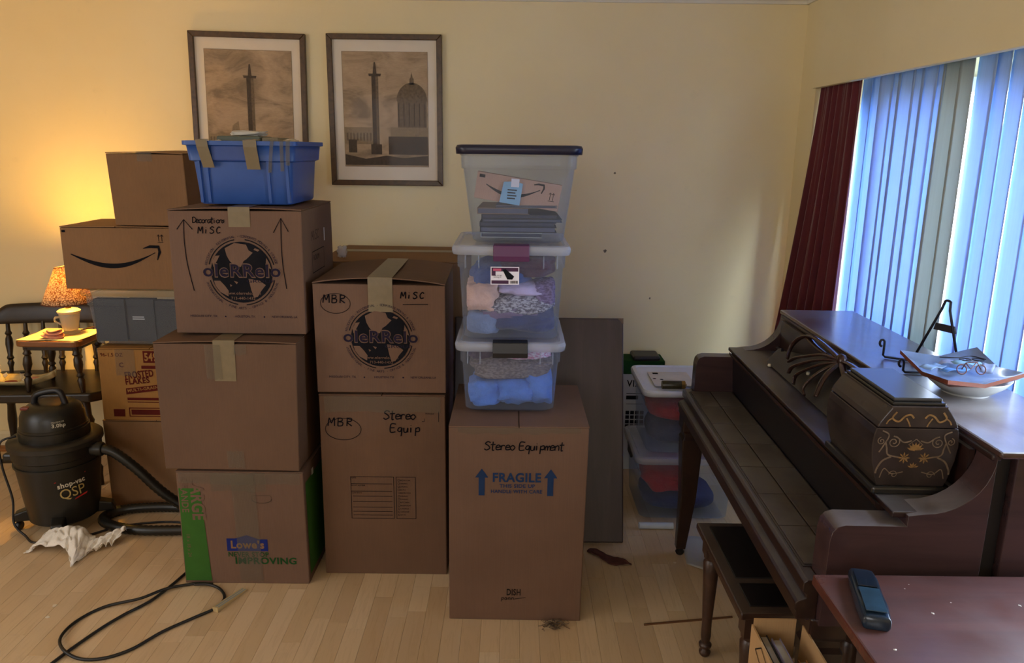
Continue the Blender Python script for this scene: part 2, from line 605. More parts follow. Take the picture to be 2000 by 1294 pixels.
floor = struct('floor', MB().box(XL, GLASS_X + 0.06, YB, WALL_Y, -0.06, -0.0025), M_SUB)
def cam_px(x, y, z):
    th = radians(13.4)
    fw = y * cos(th) - (z - CAM_H) * sin(th); up = y * sin(th) + (z - CAM_H) * cos(th)
    if fw < 0.2: return None
    return 1000 + 1500 * x / fw, 647 - 1500 * up / fw
COVER = [(-1.24, -0.74, 2.56, 3.2), (-0.70, -0.23, 2.64, 3.7), (-0.21, 0.26, 2.35, 3.2), (-1.9, -1.3, 3.15, 3.8), (-0.8, -0.25, 3.1, 3.85), (0.6, 1.8, 1.2, 3.9), (0.3, 0.8, 3.2, 3.9), (0.62, 1.8, -3, 1.7), (-0.4, 0.2, 2.9, 3.85)]
strips = []
x = XL
k = 0
while x < GLASS_X:
    y = YB + random.uniform(-0.5, 0)
    while y < WALL_Y:
        ln = random.choice((0.32, 0.38, 0.45, 0.52, 0.6))
        a, b = max(YB, y), min(WALL_Y, y + ln)
        if b - a > 0.03:
            strips.append((x, min(x + 0.0655, GLASS_X), a, b))
        y += ln
    x += 0.0655
def strip_area(s):
    cx, cy = (s[0] + s[1]) / 2, (s[2] + s[3]) / 2
    p = [cam_px(s[0], s[2], 0), cam_px(s[1], s[2], 0), cam_px(s[1], s[3], 0), cam_px(s[0], s[3], 0), cam_px(cx, cy, 0)]
    if any(q is None for q in p): return 0
    if not any(-20 < q[0] < 2020 and q[1] < 1310 for q in p): return 0
    ins = sum(1 for q in p if -5 < q[0] < 2005 and q[1] < 1300)
    if any(c[0] - 0.03 < cx < c[1] + 0.03 and c[2] < s[2] and s[3] < c[3] for c in COVER): return 0
    if p[4][0] > 1450 and p[4][1] > 1100: return 0
    return abs((p[1][0] - p[0][0]) * (p[3][1] - p[0][1])) * ins
def strip_geo(mb, s):
    g = 0.0003; c = 0.0006
    x0, x1, y0, y1 = s[0] + g, s[1] - g, s[2] + g, s[3] - g
    mb.hexa([(x0, y0, -0.0024), (x1, y0, -0.0024), (x1, y1, -0.0024), (x0, y1, -0.0024)], [(x0, y0, -c * 0.6), (x1, y0, -c * 0.6), (x1, y1, -c * 0.6), (x0, y1, -c * 0.6)])
    mb.add([(x0, y0, -c * 0.6), (x1, y0, -c * 0.6), (x1, y1, -c * 0.6), (x0, y1, -c * 0.6), (x0 + c, y0 + c, 0), (x1 - c, y0 + c, 0), (x1 - c, y1 - c, 0), (x0 + c, y1 - c, 0)],
           [(4, 5, 6, 7), (0, 1, 5, 4), (1, 2, 6, 5), (2, 3, 7, 6), (3, 0, 4, 7)])
strips.sort(key=strip_area, reverse=True)
near = [s for s in strips[:290] if strip_area(s) > 0]
rest = strips[len(near):]
for s in near:
    mb = MB(); strip_geo(mb, s)
    o = ob('plank', mb, M_PLANK, floor, normals=False)
mb = MB()
for s in rest: strip_geo(mb, s)
o = ob('plank_field', mb, M_PLANKF, floor, normals=False)
o['kind'] = 'stuff'

# walls
wb = struct('wall_back', MB().box(XL - 0.1, GLASS_X + 0.2, WALL_Y, WALL_Y + 0.1, -0.06, CEIL_Z + 0.05), M_WALL)
M_CHIP = plain('bare_plaster_chip', srgb(120, 105, 85), 0.9, var=0.3, scale=300)
for (cx, cz, r) in ((0.463, 1.093, 0.010), (0.496, 1.478, 0.006), (0.70, 0.855, 0.006)):
    mb = MB(); n = 9; random.seed(int(cx * 1000))
    pts = [(cx + r * random.uniform(0.5, 1.2) * cos(2 * pi * i / n), cz + r * random.uniform(0.5, 1.1) * sin(2 * pi * i / n)) for i in range(n)]
    mb.prism(pts, 'y', WALL_Y - 0.0012, WALL_Y + 0.002)
    o = ob('plaster_chip', mb, M_CHIP, wb)
struct('wall_left', MB().box(XL - 0.1, XL, YB, WALL_Y, -0.06, CEIL_Z + 0.05), M_WALL)
struct('wall_front', MB().box(XL - 0.1, GLASS_X + 0.2, YB - 0.1, YB, -0.06, CEIL_Z + 0.05), M_WALL)
struct('ceiling', MB().box(XL - 0.1, GLASS_X + 0.2, YB - 0.1, WALL_Y + 0.1, CEIL_Z, CEIL_Z + 0.1), M_CEIL)
# window wall: pier at the far end, low wall under the window, pier near the camera's back, soffit over the window
WY0, WY1 = 1.28, 3.66
ZS, ZT = 0.42, 1.868
wr = struct('wall_right', MB().box(XR, GLASS_X + 0.1, WY1, WALL_Y, 0, CEIL_Z), M_WALL)
ob('low_wall', MB().box(GLASS_X - 0.06, GLASS_X + 0.1, WY0, WY1, -0.05, ZS), M_WALL, wr)
ob('pier', MB().box(XR, GLASS_X + 0.1, YB, WY0, -0.0, CEIL_Z), M_WALL, wr)
ob('soffit', MB().box(XR - 0.025, XR + 0.005, WY0 - 0.2, WY1 - 0.02, ZT, CEIL_Z).box(XR, GLASS_X + 0.1, WY0 - 0.2, WY1 - 0.0, ZT + 0.10, CEIL_Z), M_WALL, wr, bevel=0.004)
ob('window_head', MB().box(GLASS_X - 0.02, GLASS_X + 0.1, WY0, WY1, ZT - 0.02, ZT + 0.1), M_WALL, wr)
ob('added_bounce_blocker', MB().box(XR - 0.004, GLASS_X - 0.04, WY0 - 0.001, WY0 + 0.02, ZS, ZT), wood('bounce_blocking_dark', srgb(44, 30, 22), srgb(60, 42, 30), (10, 10, 1), 0.5), wr)  # unseen dark lining, added to keep sky light from bouncing off the jamb
# crown moulding and skirting
CROWN = [(0, 0), (0.012, 0), (0.016, 0.012), (0.022, 0.016), (0.030, 0.035), (0.050, 0.062), (0.066, 0.074), (0.070, 0.092), (0.080, 0.096), (0.080, 0.112), (0, 0.112)]
def run_moulding(name, prof, z0, segs, mat, kind_struct=True):
    """prof: (out from wall, up); segs: list of (axis, fixed, a, b, sign)"""
    mb = MB()
    for axis, fixed, a, b, sg in segs:
        if axis == 'x':
            mb.prism([(fixed + sg * p[0], z0 + p[1]) for p in prof], 'x', a, b)
        else:
            mb.prism([(fixed + sg * p[0], z0 + p[1]) for p in prof], 'y', a, b)
    return struct(name, mb, mat)
run_moulding('trim_1', CROWN, CEIL_Z - 0.112, [('x', WALL_Y, XL, XR, -1)], M_CEIL)
run_moulding('trim_2', CROWN, CEIL_Z - 0.112, [('y', XR, WY1 - 0.02, WALL_Y, -1), ('y', XR - 0.025, WY0 - 0.2, WY1 - 0.02, -1)], M_CEIL)
BASE = [(0, 0), (0.016, 0), (0.016, 0.085), (0.010, 0.10), (0, 0.104)]
SHOE = [(0, 0), (0.034, 0), (0.034, 0.008), (0.028, 0.018), (0.017, 0.022), (0, 0.022)]
run_moulding('baseboard_back', BASE, 0.0, [('x', WALL_Y, XL, XR, -1)], M_TRIM)
run_moulding('baseboard_left', BASE, 0.0, [('y', XL, YB, WALL_Y, 1)], M_TRIM)
run_moulding('trim_3', SHOE, 0.0, [('x', WALL_Y - 0.016, XL, XR, -1)], M_SHOE)

# window: frame, mullions, panes
M_ALU = plain('white_window_frame', srgb(225, 228, 230), 0.4, var=0.03)
w1 = struct('window_1', MB().box(GLASS_X - 0.03, GLASS_X + 0.03, WY0, WY1, ZS, ZS + 0.05).box(GLASS_X - 0.03, GLASS_X + 0.03, WY0, WY1, ZT - 0.07, ZT - 0.02), M_ALU)
for yy in (WY0, 2.45, WY1 - 0.05):
    ob('mullion', MB().box(GLASS_X - 0.03, GLASS_X + 0.03, yy, yy + 0.05, ZS + 0.05, ZT - 0.07), M_ALU, w1)
M_GLASS = clear('window_glass', (0.95, 0.98, 0.97), 0.02, 0.06, 0.03)
for a, b in ((WY0 + 0.05, 2.45), (2.50, WY1 - 0.05)):
    ob('pane', MB().box(GLASS_X - 0.003, GLASS_X + 0.003, a, b, ZS + 0.05, ZT - 0.07), M_GLASS, w1)
ob('window_sill', MB().box(GLASS_X - 0.16, GLASS_X - 0.03, WY0, WY1, ZS - 0.03, ZS), M_TRIM, w1, bevel=0.005)

w2 = struct('added_window_left', MB().box(XL, XL + 0.05, -0.75, 1.75, 0.52, 0.58).box(XL, XL + 0.05, -0.75, 1.75, 2.12, 2.18), M_ALU)  # invented frame around the left fill light, out of view
for yy in (-0.75, 0.48, 1.70):
    ob('mullion', MB().box(XL, XL + 0.05, yy, yy + 0.05, 0.58, 2.12), M_ALU, w2)

w3 = struct('added_window_back', MB().box(-2.15, 0.35, YB, YB + 0.05, 1.12, 1.18).box(-2.15, 0.35, YB, YB + 0.05, 2.20, 2.26), M_ALU)  # made-up frame for the fill light behind the camera
for xx in (-2.15, -0.93, 0.30):
    ob('mullion', MB().box(xx, xx + 0.05, YB, YB + 0.05, 1.18, 2.20), M_ALU, w3)

# outside: lawn and a hedge seen through the slit in the blinds
M_LAWN = plain('lawn_green', srgb(92, 96, 84), 0.9, var=0.3, scale=6)
o = struct('ground', MB().box(GLASS_X + 0.12, 14, -10, 14, -0.4, -0.35), M_LAWN)
M_HEDGE = plain('hedge_green', srgb(90, 112, 84), 0.8, var=0.5, scale=9, bmp=0.8, bscale=25)
def hedge_pt(u, v):
    y = -3 + 12 * u; z = -0.37 + 1.35 * v
    n = noise.noise(Vector((y * 2.3, z * 2.3, 0))) + 0.5 * noise.noise(Vector((y * 7, z * 7, 3)))
    return (6.0 + 0.22 * n + 0.5 * max(0, v - 0.8) ** 1.0, y, z + 0.08 * n)
mb = MB(); mb.grid(hedge_pt, 120, 16)
mb.grid(lambda u, v: (hedge_pt(u, 1)[0] * (1 - v) + 6.9 * v, hedge_pt(u, 1)[1], hedge_pt(u, 1)[2] * (1 - v) + (-0.37) * v), 120, 2)
tag(ob('hedge', mb, M_HEDGE, smooth=True), 'green hedge outside seen through the slit between blind vanes', 'hedge')

# vertical blinds
M_VANE = thin_cloth('daylight_tinted_vane', (0.54, 0.70, 0.97), 0.27)  # blue of the daylight is put into the vane colour
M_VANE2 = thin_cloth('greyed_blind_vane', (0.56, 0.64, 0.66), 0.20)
BX = 1.43
bl = thing('vertical_blind', 'vertical window blind with blue daylight painted into its vanes, hanging under the soffit behind the piano', 'blind', (BX, 1.5, 0.45))
ob('headrail', MB().box(BX - 0.025, BX + 0.025, WY0 + 0.05, 3.60, ZT + 0.045, ZT + 0.098), M_ALU, bl)
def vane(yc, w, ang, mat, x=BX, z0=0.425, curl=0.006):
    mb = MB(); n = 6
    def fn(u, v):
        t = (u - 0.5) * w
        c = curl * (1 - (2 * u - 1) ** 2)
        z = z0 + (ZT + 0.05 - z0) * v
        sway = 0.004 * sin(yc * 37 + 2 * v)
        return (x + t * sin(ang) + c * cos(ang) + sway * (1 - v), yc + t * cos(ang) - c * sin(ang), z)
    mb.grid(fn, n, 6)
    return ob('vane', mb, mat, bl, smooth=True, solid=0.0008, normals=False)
K = BX / 1.56
random.seed(5)
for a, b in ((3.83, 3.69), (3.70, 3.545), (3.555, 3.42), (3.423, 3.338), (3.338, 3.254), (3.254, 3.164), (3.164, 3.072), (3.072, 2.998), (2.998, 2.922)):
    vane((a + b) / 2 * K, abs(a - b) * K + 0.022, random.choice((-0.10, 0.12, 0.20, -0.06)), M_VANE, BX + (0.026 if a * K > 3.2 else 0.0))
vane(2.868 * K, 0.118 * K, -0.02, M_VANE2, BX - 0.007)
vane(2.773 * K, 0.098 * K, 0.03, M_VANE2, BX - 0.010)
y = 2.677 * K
while y > 1.76:                                       # the blind stops short of the near jamb and its added dark lining
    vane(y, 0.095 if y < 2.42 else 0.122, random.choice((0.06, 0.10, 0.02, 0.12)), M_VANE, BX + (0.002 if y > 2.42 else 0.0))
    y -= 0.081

# red curtain at the far end of the window
M_CURT = plain('maroon_velvet', srgb(98, 24, 34), 0.85, var=0.25, scale=5, sheen=0.4, stretch=(1, 1, 0.15))
def curt(u, v):
    """u along the cloth 0..1 (far to near), v 0 bottom..1 top"""
    y = 3.655 - 0.415 * u - 0.02 * (1 - v) * u
    spread = (1 - v) ** 1.3
    x = 1.392 + 0.0 * u - 0.17 * spread * (1 - u) ** 1.1 - 0.03 * spread
    fold = sin(u * 2 * pi * 6.5 + 0.8 * sin(3 * v)) * (0.009 + 0.020 * spread) + 0.004 * sin(u * 2 * pi * 15 + 2 * v)
    z = 0.10 + (ZT + 0.05 - 0.10) * v
    return (x + fold, y + 0.012 * cos(u * 2 * pi * 6.5) * spread + 0.0 * spread, z)
cu = thing('curtain', 'maroon velvet curtain hanging in folds at the window corner', 'curtain', (1.46, 3.5, 0.10))
mb = MB(); mb.grid(curt, 130, 24)
ob('drape', mb, M_CURT, cu, smooth=True, solid=0.004, normals=False)
mb = MB(); mb.tube([(1.40, 3.65, ZT + 0.05), (1.40, 3.20, ZT + 0.05)], 0.010)
ob('rod', mb, M_ALU, cu)
# ------------------------------------------------------------------ cartons
M_CARD = cardboard('brown_cardboard', srgb(110, 84, 68))
M_CARDY = cardboard('tan_cardboard', srgb(134, 100, 68))
M_CARDK = cardboard('kraft_cardboard', srgb(104, 78, 60))
M_TAPE = plain('tan_packing_tape', srgb(118, 104, 78), 0.34, var=0.08, scale=40, spec=0.6)
M_TAPEC = clear('clear_packing_tape', (0.62, 0.58, 0.48), 0.14, 0.05, 0.25)
M_HOLE = plain('dark_carton_inside', srgb(70, 52, 36), 0.9)

# handwriting: pen strokes in a unit cell (x 0..1, y 0..1 = cap height)
HAND = {
 'D': [[(0.1, 0.95), (0.12, 0.05)], [(0.0, 0.9), (0.45, 0.95), (0.8, 0.6), (0.6, 0.15), (0.1, 0.03)]],
 'M': [[(0.0, 0.0), (0.12, 0.95), (0.42, 0.35), (0.75, 0.98), (0.85, 0.0)]],
 'B': [[(0.1, 0.95), (0.1, 0.0)], [(0.0, 0.92), (0.55, 0.9), (0.6, 0.62), (0.15, 0.5)], [(0.15, 0.5), (0.7, 0.42), (0.65, 0.05), (0.1, 0.0)]],
 'R': [[(0.1, 0.95), (0.1, 0.0)], [(0.0, 0.92), (0.6, 0.9), (0.62, 0.6), (0.12, 0.45), (0.75, 0.0)]],
 'S': [[(0.75, 0.85), (0.4, 0.98), (0.1, 0.75), (0.5, 0.5), (0.7, 0.22), (0.3, 0.0), (0.0, 0.15)]],
 'C': [[(0.7, 0.8), (0.4, 0.95), (0.05, 0.55), (0.2, 0.08), (0.7, 0.15)]],
 'E': [[(0.7, 0.93), (0.08, 0.92), (0.05, 0.03), (0.7, 0.05)], [(0.08, 0.5), (0.55, 0.52)]],
 'I': [[(0.25, 0.6), (0.22, 0.0)], [(0.24, 0.85), (0.27, 0.9)]],
 'e': [[(0.1, 0.3), (0.6, 0.38), (0.4, 0.6), (0.1, 0.4), (0.2, 0.05), (0.7, 0.1)]],
 'c': [[(0.6, 0.5), (0.3, 0.58), (0.1, 0.3), (0.3, 0.02), (0.65, 0.12)]],
 'o': [[(0.35, 0.58), (0.05, 0.3), (0.35, 0.0), (0.65, 0.3), (0.38, 0.58)]],
 'r': [[(0.1, 0.55), (0.15, 0.0)], [(0.12, 0.3), (0.3, 0.55), (0.6, 0.5)]],
 'a': [[(0.6, 0.5), (0.25, 0.55), (0.05, 0.2), (0.35, 0.02), (0.6, 0.4), (0.62, 0.02)]],
 't': [[(0.3, 0.98), (0.28, 0.02), (0.5, 0.02)], [(0.0, 0.62), (0.62, 0.66)]],
 'i': [[(0.2, 0.55), (0.22, 0.0)], [(0.2, 0.75), (0.23, 0.8)]],
 'n': [[(0.08, 0.55), (0.1, 0.0)], [(0.1, 0.35), (0.35, 0.56), (0.55, 0.45), (0.58, 0.0)]],
 's': [[(0.5, 0.52), (0.15, 0.45), (0.45, 0.22), (0.1, 0.0)]],
 'q': [[(0.55, 0.5), (0.2, 0.52), (0.05, 0.2), (0.4, 0.1), (0.55, 0.5), (0.52, -0.45)]],
 'u': [[(0.05, 0.52), (0.12, 0.05), (0.45, 0.05), (0.55, 0.5), (0.58, 0.0)]],
 'p': [[(0.1, 0.55), (0.08, -0.4)], [(0.1, 0.45), (0.5, 0.55), (0.55, 0.15), (0.12, 0.1)]],
 'm': [[(0.05, 0.5), (0.08, 0.0)], [(0.08, 0.3), (0.25, 0.52), (0.38, 0.3), (0.38, 0.0)], [(0.38, 0.3), (0.58, 0.52), (0.72, 0.3), (0.72, 0.0)]],
}
def handwrite(d, body, u, v, h, t=0.0045, pitch=0.85, slant=0.08, rot=0.0, rise=0.0):
    x = 0.0
    for k, ch in enumerate(body):
        if ch == ' ':
            x += 0.5; continue
        for st in HAND.get(ch, []):
            pts = bez([(p[0], p[1], 0) for p in st], 5) if len(st) > 2 else [(p[0], p[1], 0) for p in st]
            q = [((x + p[0] * 0.85 + slant * p[1]) * h, p[1] * h + rise * x * h) for p in pts]
            d.stroke([(u + a * cos(rot) - b * sin(rot), v + a * sin(rot) + b * cos(rot)) for a, b in q], t)
        x += pitch * (1.0 if ch in 'DMBRSCE' else 0.8)
    return x * h

class Carton:
    def __init__(s, name, label, x0, x1, y0, d, z0, z1, mat=None, rotz=0.0, seed=1, wob=0.004, inset=0.003, flaps=True, arch=0.006, seam='y', cat='box', group=None):
        s.w = x1 - x0; s.d = d; s.h = z1 - z0
        s.t = thing(name, label, cat, ((x0 + x1) / 2, y0 + d / 2, z0), rotz, group)
        R = random.Random(seed)
        s.c = {(i, j, k): Vector((R.uniform(-wob, wob), R.uniform(-wob, wob), (R.uniform(-wob, 0) if k else 0))) for i in (0, 1) for j in (0, 1) for k in (0, 1)}
        s.mat = mat or M_CARD
        w, d, h = s.w, s.d, s.h
        top = h - (0.006 if flaps else 0)
        mb = MB().gbox(-w / 2, w / 2, -d / 2, d / 2, 0, top, 6)
        s.body = s.put('body', mb, s.mat, bevel=0.0035)
        if flaps:
            th = 0.004
            for sg in (-1, 1):
                mb = MB()
                if seam == 'y':
                    def fn(a, b, sg=sg, dz=0):
                        x = sg * (w / 2 * (1 - a) + 0.002 * a)
                        return (x, -d / 2 - 0.0005 + (d + 0.001) * b, top + 0.001 + arch * sin(a * pi / 2) ** 0.8 * (0.6 + 0.4 * abs(2 * b - 1)) + dz)
                else:
                    def fn(a, b, sg=sg, dz=0):
                        y = sg * (d / 2 * (1 - a) + 0.002 * a)
                        return (-w / 2 - 0.0005 + (w + 0.001) * b, y, top + 0.001 + arch * sin(a * pi / 2) ** 0.8 + dz)
                n = 7
                lo = [[fn(i / n, j / n) for i in range(n + 1)] for j in range(n + 1)]
                hi = [[fn(i / n, j / n, dz=th) for i in range(n + 1)] for j in range(n + 1)]
                vs = [p for r in lo for p in r] + [p for r in hi for p in r]
                N1 = (n + 1) ** 2; fs = []
                q = lambda i, j: j * (n + 1) + i
                for j in range(n):
                    for i in range(n):
                        f = (q(i, j), q(i + 1, j), q(i + 1, j + 1), q(i, j + 1))
                        fs += [f, tuple(N1 + k for k in f)]
                for i in range(n):
                    for a, b in (((i, 0), (i + 1, 0)), ((i, n), (i + 1, n)), ((0, i), (0, i + 1)), ((n, i), (n, i + 1))):
                        fs.append((q(*a), q(*b), N1 + q(*b), N1 + q(*a)))
                mb.add(vs, fs)
                s.put('flap', mb, s.mat)
        s.top = top; s.arch = arch if flaps else 0; s.seam = seam; s.flaps = flaps
    def warp(s, p):
        a = min(1.2, max(-.2, p[0] / s.w + 0.5)); b = min(1.2, max(-.2, p[1] / s.d + 0.5)); c = min(1.2, max(-.2, p[2] / s.h))
        o = Vector((0, 0, 0))
        for (i, j, k), v in s.c.items():
            o += v * ((a if i else 1 - a) * (b if j else 1 - b) * (c if k else 1 - c))
        return Vector(p) + o
    def put(s, name, mb, mat, **k):
        mb.map(s.warp)
        return ob(name, mb, mat, s.t, local=True, **k)
    def front(s, u, v, e=0.0016):
        """u from the left edge, v from the bottom"""
        return s.warp((u - s.w / 2, -s.d / 2 - e, v))
    def right(s, u, v, e=0.0016):
        """u from the front edge, v from the bottom"""
        return s.warp((s.w / 2 + e, u - s.d / 2, v))
    def left(s, u, v, e=0.0016):
        return s.warp((-s.w / 2 - e, s.d / 2 - u, v))
    def print(s, name, mat, d, face='front', e=0.0016):
        f = {'front': s.front, 'right': s.right, 'left': s.left}[face]
        return d.lay(name, mat, s.t, lambda u, v: f(u, v, e))
    def tape_front(s, u, w, v0, v1, mat=None, skew=0.0, e=0.0030, rag=0.004, seed=3):
        R = random.Random(seed); mb = MB(); n = 8
        lo = [(u - w / 2 + w * i / n + skew, v0 + R.uniform(-rag, rag)) for i in range(n + 1)]
        hi = [(u - w / 2 + w * i / n, v1) for i in range(n + 1)]
        mid = [((a[0] + b[0]) / 2, (a[1] + b[1]) / 2) for a, b in zip(lo, hi)]
        vs = [(p[0] - s.w / 2, -s.d / 2 - e, p[1]) for r in (lo, mid, hi) for p in r]
        m = n + 1
        mb.add(vs, [(r * m + i, r * m + i + 1, (r + 1) * m + i + 1, (r + 1) * m + i) for r in (0, 1) for i in range(n)])
        return s.put('tape', mb, mat or M_TAPE, solid=(0.0 if mat is M_TAPEC else 0.0006), normals=False)
    def tape_top(s, u, w, front=0.10, back=0.0, mat=None):
        """strip along the front-to-back seam, folded down over the front"""
        mb = MB(); n = 10
        z = s.top + 0.0068 + s.arch
        rows = []
        if front:
            rows += [(-s.d / 2 - 0.0016, s.top - front), (-s.d / 2 - 0.0018, s.top - 0.004)]
        rows += [(-s.d / 2 - 0.0012, z - 0.001)] + [(-s.d / 2 + s.d * k / n, z) for k in range(n + 1)]
        vs = []
        for (y, zz) in rows:
            for t in (-0.5, -0.25, 0, 0.25, 0.5):
                sag = 0
                if zz > s.top and s.flaps:
                    a = 1 - abs((u + t * w - s.w / 2)) / (s.w / 2)
                    sag = s.arch * (sin(max(0, min(1, a)) * pi / 2) ** 0.8 - 1)
                vs.append((u - s.w / 2 + t * w, y, zz + sag))
        m = 5
        mb.add(vs, [(r * m + i, r * m + i + 1, (r + 1) * m + i + 1, (r + 1) * m + i) for r in range(len(rows) - 1) for i in range(m - 1)])
        return s.put('tape', mb, mat or M_TAPE, solid=(0.0 if mat is M_TAPEC else 0.0006), normals=False)

def globe_logo(c, u, v, R=0.137):
    """round mover's mark: ring lettering, a dark globe, the name across it"""
    k = R / 0.137
    d = D2()
    d.disc(u, v, 0.108 * k)
    [d.ring(u, v, 0.118 * k, 0.0035 * k, a_, b_, 20) for a_, b_ in ((100, 166), (194, 260), (-85, -14), (14, 82))]
    c.print('globe_print', INK(), d)
    land = D2()
    for pts in ([(-.055, .085), (-.02, .104), (.02, .098), (.028, .078), (.042, .070), (.020, .048), (.008, .040), (-.002, .020), (-.022, .022), (-.040, .040), (-.050, .060)],
                [(-.100, -.030), (-.078, -.030), (-.062, -.048), (-.050, -.066), (-.052, -.086), (-.080, -.070), (-.095, -.048)],
                [(.022, -.022), (.060, -.028), (.082, -.044), (.066, -.064), (.052, -.086), (.038, -.090), (.030, -.062)],
                [(-.098, .018), (-.084, .042), (-.074, .060), (-.090, .058), (-.102, .036)],
                [(-.03, -.030), (-.015, -.034), (-.020, -.042)], [(-.045, -.042), (-.036, -.046), (-.042, -.052)],
                [(.050, .086), (.066, .080), (.060, .074), (.045, .080)], [(.088, .052), (.098, .034), (.104, .012), (.092, .018), (.086, .036)]):
        land.poly([(u + a * k, v + b * k) for a, b in pts])
    land.text('www.olerrelo.com', u, v - 0.079 * k, 0.010 * k, width=0.125 * k, align='c', bold=0.015)
    land.text('713-440-1432', u, v - 0.097 * k, 0.010 * k, width=0.085 * k, align='c', bold=0.015)
    land.text('oleRRelo', u, v - 0.016 * k, 0.047 * k, width=0.279 * k, align='c', bold=0.040)
    c.print('unprinted_land', c.mat, land, e=0.0022)
    d2 = D2()
    d2.text('oleRRelo', u, v - 0.014 * k, 0.043 * k, width=0.272 * k, align='c', bold=0.018)
    d2.text('GROUP', u + 0.065 * k, v - 0.036 * k, 0.011 * k, width=0.10 * k, align='c')
    d2.arc_text('RELOCATION - RESIDENTIAL - CORPORATE MOVING & STORAGE', u, v, 0.123 * k, 0.0085 * k, 168, 14)
    d2.arc_text('INTERNATIONAL - FINE ARTS - OFFICE & INDUSTRIAL', u, v, 0.1235 * k, 0.0085 * k, 195, 345, True)
    c.print('lettering', plain('violet_black_ink', srgb(40, 34, 50), 0.8, spec=0.06), d2, e=0.0027)

# --- centre-left stack: hardware-store box, plain box, mover's box
lw = Carton('moving_box', 'brown moving box with green end bands, bottom of the stack behind the cord loop', -1.205, -0.745, 2.572, 0.50, 0, 0.452, M_CARD, seed=4, seam='x', arch=0.0, group='cardboard boxes in the stacks')
M_GREEN = plain('green_box_print', srgb(56, 98, 38), 0.8, var=0.1, spec=0.15)
M_NAVY = plain('navy_box_print', srgb(32, 42, 108), 0.8, var=0.1, spec=0.1)
d = D2(); d.poly([(0.004, 0.012), (0.100, 0.012), (0.083, 0.385), (0.006, 0.385)]); lw.print('green_band', M_GREEN, d)
d = D2(); d.rect(0.02, 0.40, 0.03, 0.40); lw.print('green_band', M_GREEN, d, 'right')
d = D2(); d.text('LARGE', 0.050, 0.425, 0.046, width=0.165, rot=-pi / 2, bold=0.03); d.text('GRANDE', 0.014, 0.425, 0.024, width=0.135, rot=-pi / 2, bold=0.02)
d.text('18 x 18 x 24', 0.020, 0.20, 0.013, rot=-pi / 2)
lw.print('lettering', lw.mat, d, e=0.0022)
d = D2(); d.poly([(0.165, 0.135), (0.315, 0.135), (0.315, 0.183), (0.285, 0.183), (0.240, 0.200), (0.196, 0.186), (0.165, 0.186)]); lw.print('store_badge', M_NAVY, d)
d = D2(); d.text("Lowe's", 0.180, 0.147, 0.030, width=0.122, bold=0.03); lw.print('lettering', M_CARDY, d, e=0.0022)
d = D2(); d.text('NEVER STOP', 0.168, 0.112, 0.019, width=0.148, bold=0.02); d.text('IMPROVING', 0.192, 0.083, 0.026, width=0.225, bold=0.03)
lw.print('lettering', plain('dark_green_print', srgb(32, 72, 36), 0.8, spec=0.1), d)
d = D2(); hx, hv = 0.305, 0.345
d.stroke([(hx + 0.036 * cos(radians(a)) * (1 if abs(cos(radians(a))) > 0 else 1), hv + 0.016 * sin(radians(a))) for a in range(-170, 20, 10)], 0.0028)
d.stroke([(hx - 0.036, hv), (hx - 0.034, hv + 0.013), (hx + 0.03, hv + 0.015), (hx + 0.037, hv + 0.006)], 0.0016)
lw.print('hand_hole_cut', M_HOLE, d)
lw.tape_front(0.240, 0.085, 0.012, 0.440, M_TAPEC, 0.01)
lw.tape_front(0.225, 0.20, 0.375, 0.448, M_TAPEC, 0.0, e=0.0042, seed=5)
lw.tape_front(0.230, 0.44, 0.405, 0.449, M_TAPEC, 0.0, e=0.0054, seed=6)
d = D2(); d.rect(0.10, 0.125, 0.395, 0.42); lw.print('sticker', plain('white_sticker', srgb(225, 225, 225), 0.5), d, 'right', e=0.0024)

mid = Carton('moving_box', 'plain brown box with grey-green tape, in the middle of the stack on the green-banded box', -1.238, -0.745, 2.572, 0.46, 0.454, 0.932, M_CARDK, rotz=radians(-1.0), seed=9, wob=0.010, arch=0.007, group='cardboard boxes in the stacks')
mid.tape_top(0.245, 0.075, 0.135)
mid.tape_front(0.205, 0.055, 0.345, 0.47, M_TAPEC, 0.004, e=0.0042, seed=8)
mid.tape_front(0.300, 0.045, 0.435, 0.47, M_TAPEC, 0.0, e=0.0042, seed=12)
mid.tape_front(0.262, 0.062, 0.010, 0.075, M_TAPEC, 0.004, e=0.0030, seed=9)

o1 = Carton('moving_box', "printed globe-mark box with two drawn arrows, topmost of the stack under the blue tote", -1.190, -0.727, 2.655, 0.45, 0.938, 1.380, M_CARD, seed=21, wob=0.006, arch=0.007, group='cardboard boxes in the stacks')
globe_logo(o1, 0.247, 0.222)
o1.tape_top(0.248, 0.075, 0.055)
d = D2()
handwrite(d, 'Decorations', 0.084, 0.394, 0.021, 0.0030, pitch=0.60)
handwrite(d, 'MISC', 0.102, 0.358, 0.024, 0.0036, pitch=0.95)
d.stroke(bez([(0.075, 0.155, 0), (0.058, 0.25, 0), (0.053, 0.33, 0), (0.056, 0.405, 0)], 6), 0.003)
d.stroke([(0.030, 0.372), (0.056, 0.406), (0.084, 0.372)], 0.003)
d.stroke(bez([(0.402, 0.165, 0), (0.392, 0.25, 0), (0.390, 0.33, 0), (0.392, 0.412, 0)], 6), 0.003)
d.stroke([(0.364, 0.362), (0.392, 0.412), (0.416, 0.366)], 0.003)
d.v = [(p[0], p[1]) for p in d.v]
o1.print('handwriting', MARK(), d)
foot = D2()
foot.text('MISSOURI CITY, TX', 0.055, 0.060, 0.008, width=0.095); foot.text('HOUSTON, TX', 0.215, 0.060, 0.008, width=0.07); foot.text('NEW ORLEANS, LA', 0.345, 0.060, 0.008, width=0.09)
foot.disc(0.18, 0.063, 0.003, 8); foot.disc(0.318, 0.063, 0.003, 8)
